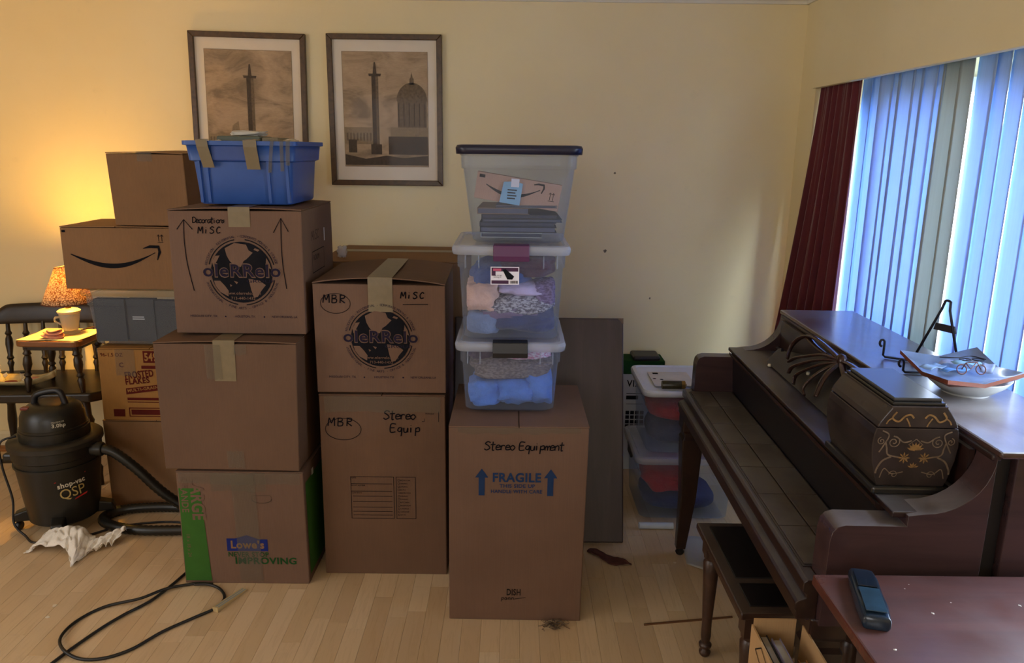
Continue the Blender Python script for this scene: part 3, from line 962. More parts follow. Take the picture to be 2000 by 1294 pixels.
o1.print('footer_lettering', plain('violet_black_ink', srgb(40, 34, 50), 0.8, spec=0.06), foot)
d = D2(); d.frame(0.12, 0.30, 0.20, 0.28, 0.003); d.text('ROOM', 0.14, 0.245, 0.02); d.frame(0.12, 0.28, 0.09, 0.16, 0.003); d.text('BOX', 0.14, 0.11, 0.03)
handwrite(d, 'MISC', 0.12, 0.32, 0.035, 0.003)
o1.print('side_print', INK(), d, 'right')
d = D2(); d.rect(0.305, 0.318, 0.30, 0.35); o1.print('label_strip', MATS['white_sticker'], d, 'right')

# --- centre stack: tall box, mover's box
s2 = Carton('tall_moving_box', 'tall brown box marked Stereo Equip, on the floor under a globe-mark box', -0.697, -0.240, 2.650, 0.46, 0, 0.722, M_CARDK, seed=31, wob=0.005, arch=0.0, group='cardboard boxes in the stacks')
d = D2()
handwrite(d, 'Stereo', 0.232, 0.628, 0.034, 0.0045, pitch=0.68)
handwrite(d, 'Equip', 0.255, 0.578, 0.034, 0.0045, pitch=0.78)
handwrite(d, 'MBR', 0.030, 0.600, 0.033, 0.0042, pitch=1.0)
d.stroke([(0.085 + 0.065 * cos(radians(a)) , 0.588 + 0.042 * sin(radians(a))) for a in range(-200, 175, 12)], 0.0022)
s2.print('handwriting', MARK(), d)
d = D2(); t = 0.0018
d.frame(0.105, 0.265, 0.232, 0.402, t); d.frame(0.272, 0.345, 0.232, 0.402, t)
for vv in (0.372, 0.342, 0.322, 0.300, 0.278, 0.260, 0.2455):
    d.rect(0.112 if vv < 0.335 else 0.105, 0.258, vv, vv + t)
for k in range(12):
    vv = 0.392 - 0.0127 * k
    d.frame(0.279, 0.286, vv - 0.008, vv, 0.001); d.text(random.choice(('KITCHEN', 'BEDROOM', 'LIVING RM', 'BATH', 'GARAGE', 'OFFICE', 'DINING')), 0.288, vv - 0.007, 0.0055)
d.text('NAME', 0.108, 0.394, 0.005); d.text('ROOM NUMBER', 0.108, 0.364, 0.005); d.text('CONTENTS', 0.108, 0.334, 0.005)
d.rect(0.380, 0.3815, 0.62, 0.632); d.rect(0.372, 0.3815, 0.62, 0.6215); d.rect(0.432, 0.4335, 0.62, 0.66); d.text('FRAGILE', 0.385, 0.648, 0.006)
s2.print('printed_form', INK(), d)
s2.tape_front(0.23, 0.42, 0.655, 0.715, M_TAPEC, 0.0, seed=14)

o2 = Carton('moving_box', "globe-mark box labelled MBR and Misc, with raised flaps and wide tape", -0.700, -0.240, 2.655, 0.46, 0.724, 1.130, M_CARD, seed=41, wob=0.006, arch=0.020, group='cardboard boxes in the stacks')
globe_logo(o2, 0.232, 0.205, 0.132)
o2.tape_top(0.235, 0.085, 0.098)
d = D2()
handwrite(d, 'MBR', 0.035, 0.332, 0.030, 0.0042, pitch=0.95)
d.stroke([(0.078 + 0.052 * cos(radians(a)), 0.330 + 0.036 * sin(radians(a))) for a in range(-220, 160, 12)], 0.0020)
handwrite(d, 'MISC', 0.305, 0.352, 0.024, 0.0042, pitch=0.98); d.stroke([(0.312, 0.330), (0.40, 0.332)], 0.0025)
o2.print('handwriting', MARK(), d)
foot2 = D2(); foot2.v = [(p[0] - 0.01, p[1] - 0.004) for p in foot.v]; foot2.f = foot.f
o2.print('footer_lettering', MATS['violet_black_ink'], foot2)

bk = Carton('tall_moving_box', 'tall plain box against the wall, only its taped top showing behind the globe-mark box', -0.795, -0.205, 3.185, 0.53, 0, 1.128, M_CARDY, seed=51, wob=0.006, arch=0.010, seam='x', group='cardboard boxes in the stacks')
mb = MB(); n = 12
for i in range(1):
    rows = [(-0.29 + 0.58 * k / n, 0) for k in range(n + 1)]
    vs = []
    for (xx, _) in rows:
        for yy in (-0.036, 0.0, 0.036):
            vs.append((xx, yy, bk.top + 0.0068 + bk.arch - abs(yy) * 0.02))
    mb.add(vs, [(r * 3 + q, r * 3 + q + 1, (r + 1) * 3 + q + 1, (r + 1) * 3 + q) for r in range(n) for q in (0, 1)])
bk.put('tape', mb, M_TAPE, solid=0.0006, normals=False)

# --- right stack: dish-pack box
dp = Carton('tall_moving_box', 'tall brown box printed FRAGILE with two blue arrows, under the clear totes', -0.203, 0.254, 2.358, 0.46, 0, 0.715, M_CARD, rotz=radians(-0.8), seed=61, wob=0.006, arch=0.0, group='cardboard boxes in the stacks')
M_BLUEP = plain('slate_blue_box_print', srgb(34, 54, 88), 0.8, var=0.12, spec=0.1)
d = D2()
d.text('FRAGILE', 0.1455, 0.520, 0.031, width=0.160, bold=0.03); d.text('THIS SIDE UP', 0.168, 0.499, 0.0125, width=0.118, bold=0.02); d.text('HANDLE WITH CARE', 0.140, 0.479, 0.0125, width=0.170, bold=0.02)
for ax in (0.109, 0.337):
    d.poly([(ax - 0.010, 0.470), (ax + 0.010, 0.470), (ax + 0.010, 0.534), (ax + 0.022, 0.534), (ax, 0.566), (ax - 0.022, 0.534), (ax - 0.010, 0.534)])
dp.print('lettering', M_BLUEP, d)
d = D2(); d.text('DISH', 0.199, 0.098, 0.024, width=0.048, bold=0.02)
handwrite(d, 'pann', 0.180, 0.080, 0.016, 0.0022, pitch=0.9); d.stroke([(0.225, 0.083), (0.265, 0.090)], 0.002)
dp.print('maker_lettering', plain('grey_black_ink', srgb(40, 34, 30), 0.8, spec=0.06), d)
d = D2(); handwrite(d, 'Stereo Equipment', 0.116, 0.632, 0.030, 0.0040, pitch=0.66, rise=0.0)
dp.print('handwriting', MARK(), d)
dp.tape_front(0.23, 0.40, 0.690, 0.711, M_TAPEC, 0.0, seed=15)

# --- far-left stack: plain box, cereal carton, (clear bin), smile box, plain box
b1 = Carton('moving_box', 'plain brown box on the floor under the cereal carton, half hidden by the vacuum', -1.795, -1.320, 3.19, 0.42, 0, 0.408, M_CARDY, seed=71, arch=0.003, group='cardboard boxes in the stacks')
b2 = Carton('cereal_carton', 'yellow-brown cereal carton printed Frosted Flakes, under the clear bin of black folders', -1.787, -1.330, 3.19, 0.40, 0.409, 0.738, cardboard('golden_cardboard', srgb(152, 108, 54)), seed=72, arch=0.002, group='cardboard boxes in the stacks')
M_RED = plain('dark_red_box_print', srgb(84, 28, 22), 0.8, var=0.15, spec=0.1)
d = D2()
d.rect(0.197, 0.262, 0.265, 0.318); d.rect(0.186, 0.262, 0.238, 0.252)
d.text('FROSTED', 0.112, 0.192, 0.030, width=0.125, rot=0.10, bold=0.03); d.text('FLAKES', 0.112, 0.165, 0.026, width=0.105, rot=0.10, bold=0.03)
d.poly([(0.110, 0.120), (0.265, 0.142), (0.265, 0.168), (0.110, 0.148)]); d.rect(0.113, 0.262, 0.094, 0.106); d.rect(0.113, 0.262, 0.084, 0.087)
d.rect(0.048, 0.097, 0.018, 0.052); d.frame(0.115, 0.272, 0.018, 0.060, 0.004); d.rect(0.125, 0.262, 0.027, 0.051)
d.text('96-1.5 OZ', 0.012, 0.292, 0.016); d.text('C', 0.09, 0.245, 0.02, bold=0.03)
b2.print('lettering', M_RED, d)
d = D2(); d.text('549', 0.203, 0.275, 0.034, width=0.055, bold=0.03); d.text('MULTI-GRAIN', 0.118, 0.131, 0.013, width=0.135, rot=0.14, bold=0.02)
b2.print('reversed_lettering', b2.mat, d, e=0.0022)
b2.tape_front(0.118, 0.085, 0.205, 0.325, M_TAPEC, 0.0, seed=17)

am = Carton('shipping_box', 'shipping box with a black smile-arrow print, resting on the clear bin of folders', -1.888, -1.430, 3.20, 0.36, 0.992, 1.258, M_CARDY, rotz=radians(1.5), seed=73, wob=0.004, arch=0.002, group='cardboard boxes in the stacks')
def smile(d, u0, u1, v, dip, t):
    n = 22; pts = []; th = []
    for k in range(n + 1):
        a = k / n
        pts.append((u0 + (u1 - u0) * a, v - dip * sin(pi * (a * 0.93 + 0.03)) + 0.010 * a)); th.append(max(0.0025, t * (sin(pi * min(1, a * 0.9 + 0.08)) ** 1.2) if a < 0.97 else 0.003))
    d.stroke(pts, th)
    x, y = u1 + 0.004, v + 0.020
    k = (u1 - u0) / 0.30
    d.stroke([(x - 0.045 * k, y - 0.000), (x - 0.02 * k, y + 0.007 * k), (x + 0.010 * k, y + 0.006 * k), (x + 0.013 * k, y - 0.012 * k), (x + 0.002 * k, y - 0.042 * k)], [0.003, 0.010 * k, 0.012 * k, 0.010 * k, 0.003])
d = D2(); smile(d, 0.035, 0.385, 0.155, 0.060, 0.020)
for ax in (0.405, 0.418):
    d.stroke([(ax, 0.205), (ax, 0.232)], 0.0022); d.stroke([(ax - 0.005, 0.226), (ax, 0.234), (ax + 0.005, 0.226)], 0.0022)
d.rect(0.400, 0.423, 0.200, 0.2022); d.rect(0.008, 0.022, 0.240, 0.250)
am.print('smile_print', INK(), d)
tp = Carton('moving_box', 'small plain brown box with a shiny taped top, topmost on the shipping box', -1.655, -1.345, 3.20, 0.34, 1.261, 1.562, M_CARDY, seed=74, wob=0.006, arch=0.004, group='cardboard boxes in the stacks')
tp.tape_top(0.155, 0.06, 0.03, mat=M_TAPEC)
# ------------------------------------------------------------------ clear totes, the blue tote and what they hold
M_CLEAR = clear('clear_polypropylene', (0.80, 0.86, 0.96), 0.065, 0.05, 0.18)
M_MILKY = clear('milky_polypropylene', (0.80, 0.86, 0.96), 0.20, 0.05, 0.2)
M_LID = clear('clear_lid_plastic', (0.84, 0.88, 0.97), 0.34, 0.06, 0.2)
M_NAVYL = plain('dark_navy_plastic', srgb(28, 30, 52), 0.35, var=0.08)
M_PLUM = plain('plum_latch_plastic', srgb(86, 40, 82), 0.4, var=0.06)
M_BLACKP = plain('black_plastic', srgb(26, 26, 30), 0.4, var=0.1)

def lump(name, label, cat, c, s, mat, seed, fold=0.16, fr=3.2, exp=0.62, lim=None, stretch=(1, 1, 1), group='things packed in the clear totes', nu=34, nv=20, twist=0.0, crease=0.5):
    """a folded, slumped piece of cloth: squarish blob with creases"""
    mb = MB()
    def sg(v, e): return math.copysign(abs(v) ** e, v)
    off = Vector((seed * 3.7, seed * 1.3, seed * 0.7))
    def fn(u, v):
        a = 2 * pi * u; b = pi * (v - 0.5)
        x, y, z = sg(cos(b), exp) * sg(cos(a), exp), sg(cos(b), exp) * sg(sin(a), exp), sg(sin(b), exp)
        q = Vector((x * stretch[0], y * stretch[1], z * stretch[2])) * fr * 0.5 + off
        n = noise.noise(q) + 0.5 * noise.noise(q * 2.1)
        cr = 1 - abs(noise.noise(q * 1.3 + Vector((9, 9, 9)))) * 2
        k = 1 + fold * n - fold * crease * max(0, cr - 0.55) * 2.0
        p = [c[0] + s[0] * x * k, c[1] + s[1] * y * k, c[2] + s[2] * z * k + twist * x * s[0]]
        if lim:
            for i in range(3):
                p[i] = min(max(p[i], lim[2 * i]), lim[2 * i + 1])
        return tuple(p)
    mb.grid(fn, nu, nv)
    o = ob(name, mb, mat, None, smooth=True)
    return tag(o, label, cat, group)

class Tote:
    """tapered clear storage tote with a lid: body, rim steps, ribs, latch, lid"""
    def __init__(s, label, x0, x1, y0, d, z0, z1, lidmat, latch=None, taper=0.035, ribs=True, name='storage_tote', mat=None, group='stacked clear storage totes', liptop=0.03, rotz=0.0):
        s.x0, s.x1, s.y0, s.y1, s.z0, s.z1 = x0, x1, y0, y0 + d, z0, z1
        cx, cy = (x0 + x1) / 2, y0 + d / 2
        s.t = thing(name, label, 'storage tote', (cx, cy, z0), rotz, group)
        w = x1 - x0; h = z1 - z0
        P = lambda ww, dd, zz, r=0.035: rrect(ww, dd, r, 5, 0, 0, zz)
        tp = taper
        mb = MB()
        loops = [P(w - 2 * tp - 0.02, d - 2 * tp - 0.02, 0.004), P(w - 2 * tp, d - 2 * tp, 0.012)]
        zb = h - 0.075
        loops += [P(w - 2 * tp + (2 * tp - 0.024) * t, d - 2 * tp + (2 * tp - 0.024) * t, 0.012 + (zb - 0.012) * t) for t in (0.33, 0.66, 1.0)]
        loops += [P(w - 0.012, d - 0.012, zb + 0.004), P(w - 0.010, d - 0.010, h - liptop - 0.004), P(w, d, h - liptop)]
        mb.loft(loops, True, True, False)
        s.body = ob('body', mb, mat or M_CLEAR, s.t, smooth='auto', solid=0.0022, local=True)
        lm = MB()
        L = [P(w + 0.018, d + 0.018, h - liptop + 0.002, 0.04), P(w + 0.022, d + 0.022, h - 0.010, 0.04), P(w + 0.014, d + 0.014, h - 0.002, 0.04), P(w - 0.012, d - 0.012, h, 0.035), P(w - 0.022, d - 0.022, h - 0.006, 0.03)]
        lm.loft(L, True, False, True)
        s.lid = ob('lid', lm, lidmat, s.t, smooth='auto', solid=0.0022, local=True)
        if ribs:
            for k in (-0.34, -0.24, 0.24, 0.34):
                ob('rib', MB().box(k * w * 1.2 - 0.002, k * w * 1.2 + 0.002, -d / 2 - 0.002, -d / 2 + 0.010, h - 0.072, h - liptop), M_MILKY, s.t, local=True)
        if latch:
            ob('latch', MB().prism([(-d / 2 - 0.016, h + 0.004), (-d / 2 + 0.025, h + 0.006), (-d / 2 + 0.025, h + 0.001), (-d / 2 - 0.012, h - 0.002), (-d / 2 - 0.012, h - 0.044), (-d / 2 - 0.018, h - 0.048), (-d / 2 - 0.022, h - 0.03)], 'x', -0.058, 0.058), latch, s.t, bevel=0.004, local=True)

# --- right stack, bottom tote
t1 = Tote('clear tote with a black latch, lowest of the three on the FRAGILE box', -0.178, 0.168, 2.455, 0.43, 0.717, 0.966, M_LID, M_BLACKP, taper=0.022)
t2 = Tote('clear tote with a purple latch, middle of the three, full of clothes', -0.186, 0.176, 2.450, 0.43, 0.969, 1.286, M_LID, M_PLUM, taper=0.024)
t3 = Tote('clear tote with a dark navy lid, topmost of the three', -0.172, 0.205, 2.452, 0.43, 1.289, 1.600, M_NAVYL, None, taper=0.040, ribs=False)
# product label on the middle tote
lb = D2(); lb.rect(-0.046, 0.046, -0.029, 0.029)
Lf = lambda dx, dz, e: (lambda u, v: (dx + u, -0.2175 - e, dz + v))
ft = 0.5
lab = lb.lay('paper_label', plain('white_paper_label', srgb(232, 228, 236), 0.5, var=0.03), t2.t, Lf(-0.020, 0.222, 0.0006))
d = D2(); d.rect(-0.043, 0.043, 0.014, 0.026); d.rect(-0.043, 0.012, -0.026, -0.015); d.rect(-0.043, -0.03, -0.0, 0.014)
ob_ = d.lay('label_print', plain('plum_print', srgb(64, 22, 62), 0.6), lab, Lf(-0.020, 0.222, 0.0012))
d = D2(); d.poly([(-0.008, 0.020), (0.002, 0.022), (0.030, -0.002), (0.024, -0.012), (0.008, -0.012)])
for k in range(9): d.rect(0.017 + k * 0.0028, 0.017 + k * 0.0028 + (0.0018 if k % 3 else 0.001), -0.025, -0.016)
d.text('easy storage', -0.038, 0.000, 0.004); d.text('latching lid', -0.036, -0.006, 0.004)
d.lay('label_drawing', INK(), lab, Lf(-0.020, 0.222, 0.0016))
d = D2(); d.rect(-0.038, -0.012, 0.016, 0.0235); d.lay('brand_badge', plain('pink_badge', srgb(205, 90, 120), 0.6), lab, Lf(-0.020, 0.222, 0.0020))

def cloth(name, col, **k):
    return plain(name, col, 0.95, var=0.16, scale=26, bmp=0.5, bscale=140, spec=0.15, sheen=0.2, **k)
def knit(name, c1, c2):
    if name in MATS: return MATS[name]
    m, nt, N, L, B = _nt(name)
    v = coords(N, L, (90, 90, 190))
    f = noise_tex(N, L, v, 1.0, 2)
    L.new(ramp(N, L, f, [(0.42, c1), (0.60, c2)]), B.inputs['Base Color'])
    B.inputs['Roughness'].default_value = 0.95
    L.new(bump(N, L, f, 0.6, 0.004), B.inputs['Normal'])
    MATS[name] = m
    return m
lim1 = (-0.150, 0.140, 2.484, 2.85, 0.731, 0.930)
M_SKY = cloth('bright_blue_cotton', srgb(92, 138, 222))
lump('folded_cloth', 'bright blue cloth bundled at the left of the lowest clear tote', 'cloth', (-0.088, 2.60, 0.772), (0.065, 0.115, 0.046), M_SKY, 3, lim=lim1)
lump('folded_cloth', 'bright blue cloth in the middle front of the lowest clear tote', 'cloth', (0.012, 2.605, 0.776), (0.075, 0.118, 0.050), M_SKY, 5, lim=lim1)
lump('folded_cloth', 'bright blue cloth peaking at the right of the lowest clear tote', 'cloth', (0.096, 2.61, 0.786), (0.062, 0.12, 0.058), M_SKY, 8, lim=lim1)
lump('folded_blanket', 'grey-brown checked blanket above the blue cloths in the lowest clear tote', 'blanket', (0.000, 2.665, 0.855), (0.150, 0.165, 0.045), knit('taupe_check_wool', srgb(104, 92, 92), srgb(140, 126, 122)), 11, lim=lim1)
lump('folded_cloth', 'white and pink floral cloth at the top of the lowest clear tote', 'cloth', (0.040, 2.58, 0.908), (0.095, 0.085, 0.017), knit('floral_cotton', srgb(210, 140, 170), srgb(232, 224, 230)), 13, lim=lim1)
lump('folded_cloth', 'dark plum cloth along the top left of the lowest clear tote', 'cloth', (-0.100, 2.66, 0.902), (0.052, 0.13, 0.022), cloth('plum_cotton', srgb(76, 58, 76)), 15, lim=lim1)
lim2 = (-0.152, 0.144, 2.482, 2.84, 0.983, 1.236)
lump('folded_garment', 'navy garment filling the bottom of the middle clear tote', 'garment', (0.030, 2.665, 1.022), (0.125, 0.180, 0.042), cloth('navy_jersey', srgb(48, 60, 106)), 21, lim=lim2)
lump('folded_garment', 'grey-blue jersey bundled at the lower left of the middle clear tote', 'garment', (-0.098, 2.560, 1.020), (0.060, 0.075, 0.040), cloth('denim_jersey', srgb(118, 136, 172)), 22, lim=lim2)
lump('folded_garment', 'peach garment crumpled at the left of the middle clear tote', 'garment', (-0.100, 2.565, 1.110), (0.062, 0.082, 0.056), cloth('peach_cotton', srgb(226, 182, 164)), 23, lim=lim2, fold=0.24, fr=5)
lump('folded_garment', 'grey marled knit sweater across the front of the middle clear tote', 'garment', (0.022, 2.545, 1.082), (0.118, 0.062, 0.036), knit('marled_knit', srgb(86, 80, 96), srgb(186, 182, 190)), 24, lim=lim2, twist=0.05)
lump('folded_garment', 'mauve-grey garment below the knit sweater in the middle clear tote', 'garment', (-0.010, 2.555, 1.056), (0.095, 0.068, 0.030), cloth('mauve_cotton', srgb(124, 104, 138)), 25, lim=lim2)
lump('folded_garment', 'pale lavender shirt folded in the centre of the middle clear tote', 'garment', (0.034, 2.57, 1.134), (0.082, 0.082, 0.022), cloth('lavender_cotton', srgb(206, 188, 224)), 26, lim=lim2)
lump('folded_garment', 'purple flecked knit at the right of the middle clear tote', 'garment', (0.106, 2.575, 1.115), (0.042, 0.085, 0.050), knit('purple_knit', srgb(86, 62, 104), srgb(132, 110, 150)), 27, lim=lim2)
lump('folded_garment', 'blue garment behind the label in the middle clear tote', 'garment', (-0.040, 2.665, 1.170), (0.108, 0.165, 0.042), cloth('dusty_blue_cotton', srgb(70, 92, 150)), 28, lim=lim2)
lump('folded_garment', 'dark maroon garment in plastic at the top right of the middle clear tote', 'garment', (0.055, 2.650, 1.205), (0.095, 0.150, 0.036), cloth('maroon_cotton', srgb(86, 50, 70)), 29, lim=lim2)
lim3 = (-0.124, 0.156, 2.500, 2.83, 1.303, 1.53)
# --- top tote: mailer, papers, folders
M_PINKC = cardboard('pinkish_cardboard', srgb(190, 152, 132))
ml = thing('cardboard_mailer', 'flat cardboard mailer with a smile print, slanting inside the topmost clear tote', 'mailer', (0.014, 2.526, 1.455), group='things packed in the clear totes', rot=(radians(4), radians(9), 0))
ob('body', MB().box(-0.138, 0.138, -0.006, 0.010, -0.043, 0.043), M_PINKC, ml, bevel=0.002, local=True)
d = D2(); smile(d, -0.105, 0.070, 0.010, 0.032, 0.012)
for ax in (0.105, 0.115):
    d.stroke([(ax, -0.010), (ax, 0.012)], 0.002); d.stroke([(ax - 0.004, 0.008), (ax, 0.014), (ax + 0.004, 0.008)], 0.002)
d.rect(0.100, 0.120, -0.014, -0.012); d.rect(-0.130, -0.112, 0.026, 0.036)
d.lay('smile_print', INK(), ml, lambda u, v: (u, -0.0072, v))
cd = thing('paper_card', 'pale blue paper card with a tag, in front of the mailer in the top tote', 'card', (-0.008, 2.5135, 1.452), rot=(radians(4), radians(4), 0), group='things packed in the clear totes')
M_CARDB = plain('pale_blue_paper', srgb(140, 184, 214), 0.7, var=0.05)
ob('sheet', MB().prism([(-0.036, -0.034), (0.030, -0.040), (0.036, 0.030), (0.010, 0.036), (-0.026, 0.032)], 'y', -0.0008, 0.0008), M_CARDB, cd, local=True)
d = D2()
for k in range(4): d.rect(-0.012, 0.018 - 0.004 * (k % 2), 0.006 - 0.009 * k, 0.010 - 0.009 * k)
d.lay('printed_lines', INK(), cd, lambda u, v: (u, -0.0014, v))
ob('tag', MB().box(-0.002, 0.024, -0.0018, -0.0010, 0.018, 0.044), plain('white_paper_label', (0.8, 0.8, 0.8)), cd, local=True)
random.seed(3)
zz = 1.306
FOLD = [('white foam sheet lying flat at the bottom of the topmost clear tote', srgb(210, 214, 210), 0.016, 0.20, -0.02), ('black folder, lowest of the flat folders in the topmost tote', srgb(34, 36, 52), 0.018, 0.25, 0.0),
        ('dark blue folder, second from the bottom in the topmost tote', srgb(40, 48, 78), 0.014, 0.25, 0.0), ('slate folder, third from the bottom in the topmost tote', srgb(66, 74, 96), 0.010, 0.26, 0.012),
        ('charcoal folder with a white edge, near the top of the folders in the topmost tote', srgb(44, 42, 54), 0.014, 0.25, 0.004), ('kraft envelope lying on the dark folders in the topmost tote', srgb(176, 140, 118), 0.020, 0.17, -0.045), ('grey mottled sheet slanting over the folders in the topmost tote', srgb(132, 130, 140), 0.008, 0.20, 0.03)]
for k, (lab_, c_, hh, ww, dx) in enumerate(FOLD):
    f_ = thing('flat_folder', lab_, 'folder', (0.016 + dx, 2.655, zz), rotz=random.uniform(-0.03, 0.03), group='things packed in the clear totes')
    M_ = plain('folder_cover_%d' % k, tuple(q_ * 0.6 for q_ in c_), 0.6, var=0.08)
    ob('cover', MB().box(-ww / 2, ww / 2, -0.14, 0.14, hh - 0.0025, hh - 0.0003).box(-ww / 2, ww / 2, -0.14, 0.14, 0.0, 0.0022).box(-ww / 2, -ww / 2 + 0.002, -0.14, 0.14, 0.0, hh - 0.0003), M_, f_, local=True)
    ob('pages', MB().box(-ww / 2 + 0.003, ww / 2 - 0.005, -0.136, 0.136, 0.0024, hh - 0.0027), plain('folder_pages_%d' % (k % 2), srgb(92, 94, 112) if k % 2 else srgb(60, 62, 80), 0.8), f_, local=True)
    zz += hh + 0.0008

# --- blue tote on the top mover's box
M_BLUE = plain('royal_blue_plastic', srgb(46, 84, 156), 0.42, var=0.06)
bt = thing('blue_tote', 'blue plastic tote taped over and overfilled, on the box with drawn arrows', 'storage tote', (-0.945, 2.90, 1.389))
w, dd, h = 0.345, 0.34, 0.215
P = lambda ww, dp_, zz_, r=0.02: rrect(ww, dp_, r, 4, 0, 0, zz_)
mb = MB(); mb.loft([P(w - 0.03, dd - 0.03, 0.0), P(w - 0.022, dd - 0.022, 0.006), P(w - 0.002, dd - 0.002, 0.145), P(w + 0.022, dd + 0.022, 0.150), P(w + 0.032, dd + 0.032, h - 0.014)], True, True, False)
ob('body', mb, M_BLUE, bt, smooth='auto', solid=0.003, local=True)
mb = MB(); mb.loft([P(w + 0.034, dd + 0.034, h - 0.016), P(w + 0.054, dd + 0.054, h - 0.014), P(w + 0.054, dd + 0.054, h), P(w + 0.030, dd + 0.030, h + 0.001), P(w + 0.030, dd + 0.030, h - 0.016)], True)
ob('rim', mb, M_BLUE, bt, smooth='auto', local=True)
ob('front_recess', MB().box(-0.10, 0.045, -dd / 2 - 0.018, -dd / 2 - 0.004, 0.148, h - 0.014), plain('deep_blue_plastic', srgb(40, 70, 140), 0.45), bt, bevel=0.004, local=True)
for xx in (-0.155, -0.128, 0.085, 0.15):
    ob('rib', MB().hexa([(xx, -dd / 2 + 0.004, 0.004), (xx + 0.010, -dd / 2 + 0.004, 0.004), (xx + 0.010, -dd / 2 + 0.02, 0.004), (xx, -dd / 2 + 0.02, 0.004)], [(xx, -dd / 2 - 0.008, 0.148), (xx + 0.010, -dd / 2 - 0.008, 0.148), (xx + 0.010, -dd / 2 + 0.02, 0.148), (xx, -dd / 2 + 0.02, 0.148)]), M_BLUE, bt, local=True)
yf = -dd / 2 - 0.030
for k, (xx, ww, ln, sk) in enumerate(((-0.125, 0.040, 0.090, 0.016), (0.040, 0.046, 0.095, 0.006), (0.118, 0.012, 0.105, -0.018), (0.150, 0.012, 0.100, -0.006), (0.172, 0.014, 0.08, -0.008))):
    mb = MB()
    mb.add([(xx - ww / 2, yf + 0.05, h + 0.006), (xx + ww / 2, yf + 0.05, h + 0.006), (xx - ww / 2, yf - 0.001, h + 0.003), (xx + ww / 2, yf - 0.001, h + 0.003), (xx - ww / 2 + sk * 0.2, yf - 0.002, h - 0.02), (xx + ww / 2 + sk * 0.2, yf - 0.002, h - 0.02), (xx - ww / 2 + sk, yf + 0.012, h - ln), (xx + ww / 2 + sk, yf + 0.012, h - ln)],
           [(0, 1, 3, 2), (2, 3, 5, 4), (4, 5, 7, 6)])
    ob('tape', mb, M_TAPE if k < 2 else M_TAPEC, bt, solid=0.001, local=True)
g4 = 'things heaped in the blue tote'
tag(ob('flat_case', MB().box(-1.055, -0.90, 2.80, 2.95, 1.575, 1.622), plain('grey_green_plastic', srgb(96, 104, 92), 0.5), bevel=0.006), 'flat grey-green case sticking out of the blue tote', 'case', g4)
tag(ob('flat_case', MB().box(-0.895, -0.835, 2.80, 2.95, 1.575, 1.618), plain('grey_brown_plastic', srgb(132, 122, 100), 0.5), bevel=0.006), 'small grey-brown case sticking out of the blue tote', 'case', g4)
lump('paper_wad', 'white papers heaped on top of the blue tote', 'paper', (-0.965, 2.885, 1.632), (0.060, 0.05, 0.009), plain('white_paper', srgb(214, 208, 196), 0.7), 31, group=g4, nu=30, nv=14, fold=0.35, fr=4)
lump('paper_wad', 'small crumple of cream paper at the right rim of the blue tote', 'paper', (-0.800, 2.84, 1.598), (0.026, 0.03, 0.016), plain('cream_paper', srgb(206, 190, 160), 0.7), 33, group=g4, nu=20, nv=10, fold=0.3, fr=5)
lump('paper_wad', 'small white paper scrap at the left rim of the blue tote', 'paper', (-1.038, 2.775, 1.600), (0.013, 0.012, 0.008), MATS['white_paper'], 35, group=g4, nu=16, nv=8, fold=0.3, fr=5)

# --- far-left clear bin with black folders
t4 = Tote('clear bin packed with black folders, between the cereal carton and the smile box', -1.832, -1.385, 3.20, 0.38, 0.740, 0.990, clear('clear_bin_warm', (0.80, 0.78, 0.72), 0.04, 0.04, 0.2), None, taper=0.022, ribs=False, group='stacked clear storage totes')
g5 = 'black folders in the clear bin'
for k, (xa, xb, y_, hh, lab_) in enumerate(((-1.800, -1.668, 3.232, 0.185, 'leftmost black folder standing at the front of the clear bin'), (-1.664, -1.545, 3.238, 0.185, 'middle black folder with a pale label in the clear bin'), (-1.540, -1.44, 3.234, 0.18, 'rightmost black folder at the front of the clear bin'))):
    f_ = thing('binder', lab_, 'binder', ((xa + xb) / 2, y_, 0.756), group=g5)
    ob('cover', MB().box(xa, xb, y_, y_ + 0.004, 0.757, 0.757 + hh).box(xa, xb, y_ + 0.036, y_ + 0.040, 0.757, 0.757 + hh).box(xa, xa + 0.003, y_, y_ + 0.04, 0.757, 0.757 + hh), plain('black_binder', srgb(26, 25, 22), 0.5), f_)
    ob('pages', MB().box(xa + 0.004, xb - 0.004, y_ + 0.005, y_ + 0.035, 0.759, 0.754 + hh), plain('folder_pages_0', (0.4, 0.4, 0.4)), f_)
    if k == 1:
        d = D2(); d.rect(-1.640, -1.590, 0.862, 0.866); d.rect(-1.640, -1.588, 0.853, 0.857)
        d.lay('label_lines', MATS['white_paper'], f_, lambda u, v: (u + 1.6045, -0.0008, v - 0.756))
d = None

# --- totes on the floor by the piano
M_WLID = plain('white_lid_plastic', srgb(214, 220, 232), 0.35, var=0.04)
t5 = Tote('clear tote with a clear lid and red things, on the floor beside the piano leg', 0.552, 0.985, 3.095, 0.40, 0.0, 0.300, M_LID, None, taper=0.022, ribs=False, group='totes beside the piano')
t6 = Tote('clear tote with a white lid, stacked on another beside the piano leg', 0.572, 0.985, 3.110, 0.39, 0.303, 0.600, M_WLID, None, taper=0.022, ribs=False, group='totes beside the piano')
mb = MB().box(0.541, 0.553, 3.25, 3.34, 0.235, 0.285)
ob('latch', mb, M_BLACKP, t5.t, bevel=0.004)
g6 = 'things packed in the totes by the piano'
M_REDC = cloth('red_cotton', srgb(190, 44, 48))
lump('folded_cloth', 'red cloth folded in the white-lidded tote by the piano', 'cloth', (0.775, 3.31, 0.475), (0.165, 0.155, 0.045), M_REDC, 51, group=g6, fold=0.05)
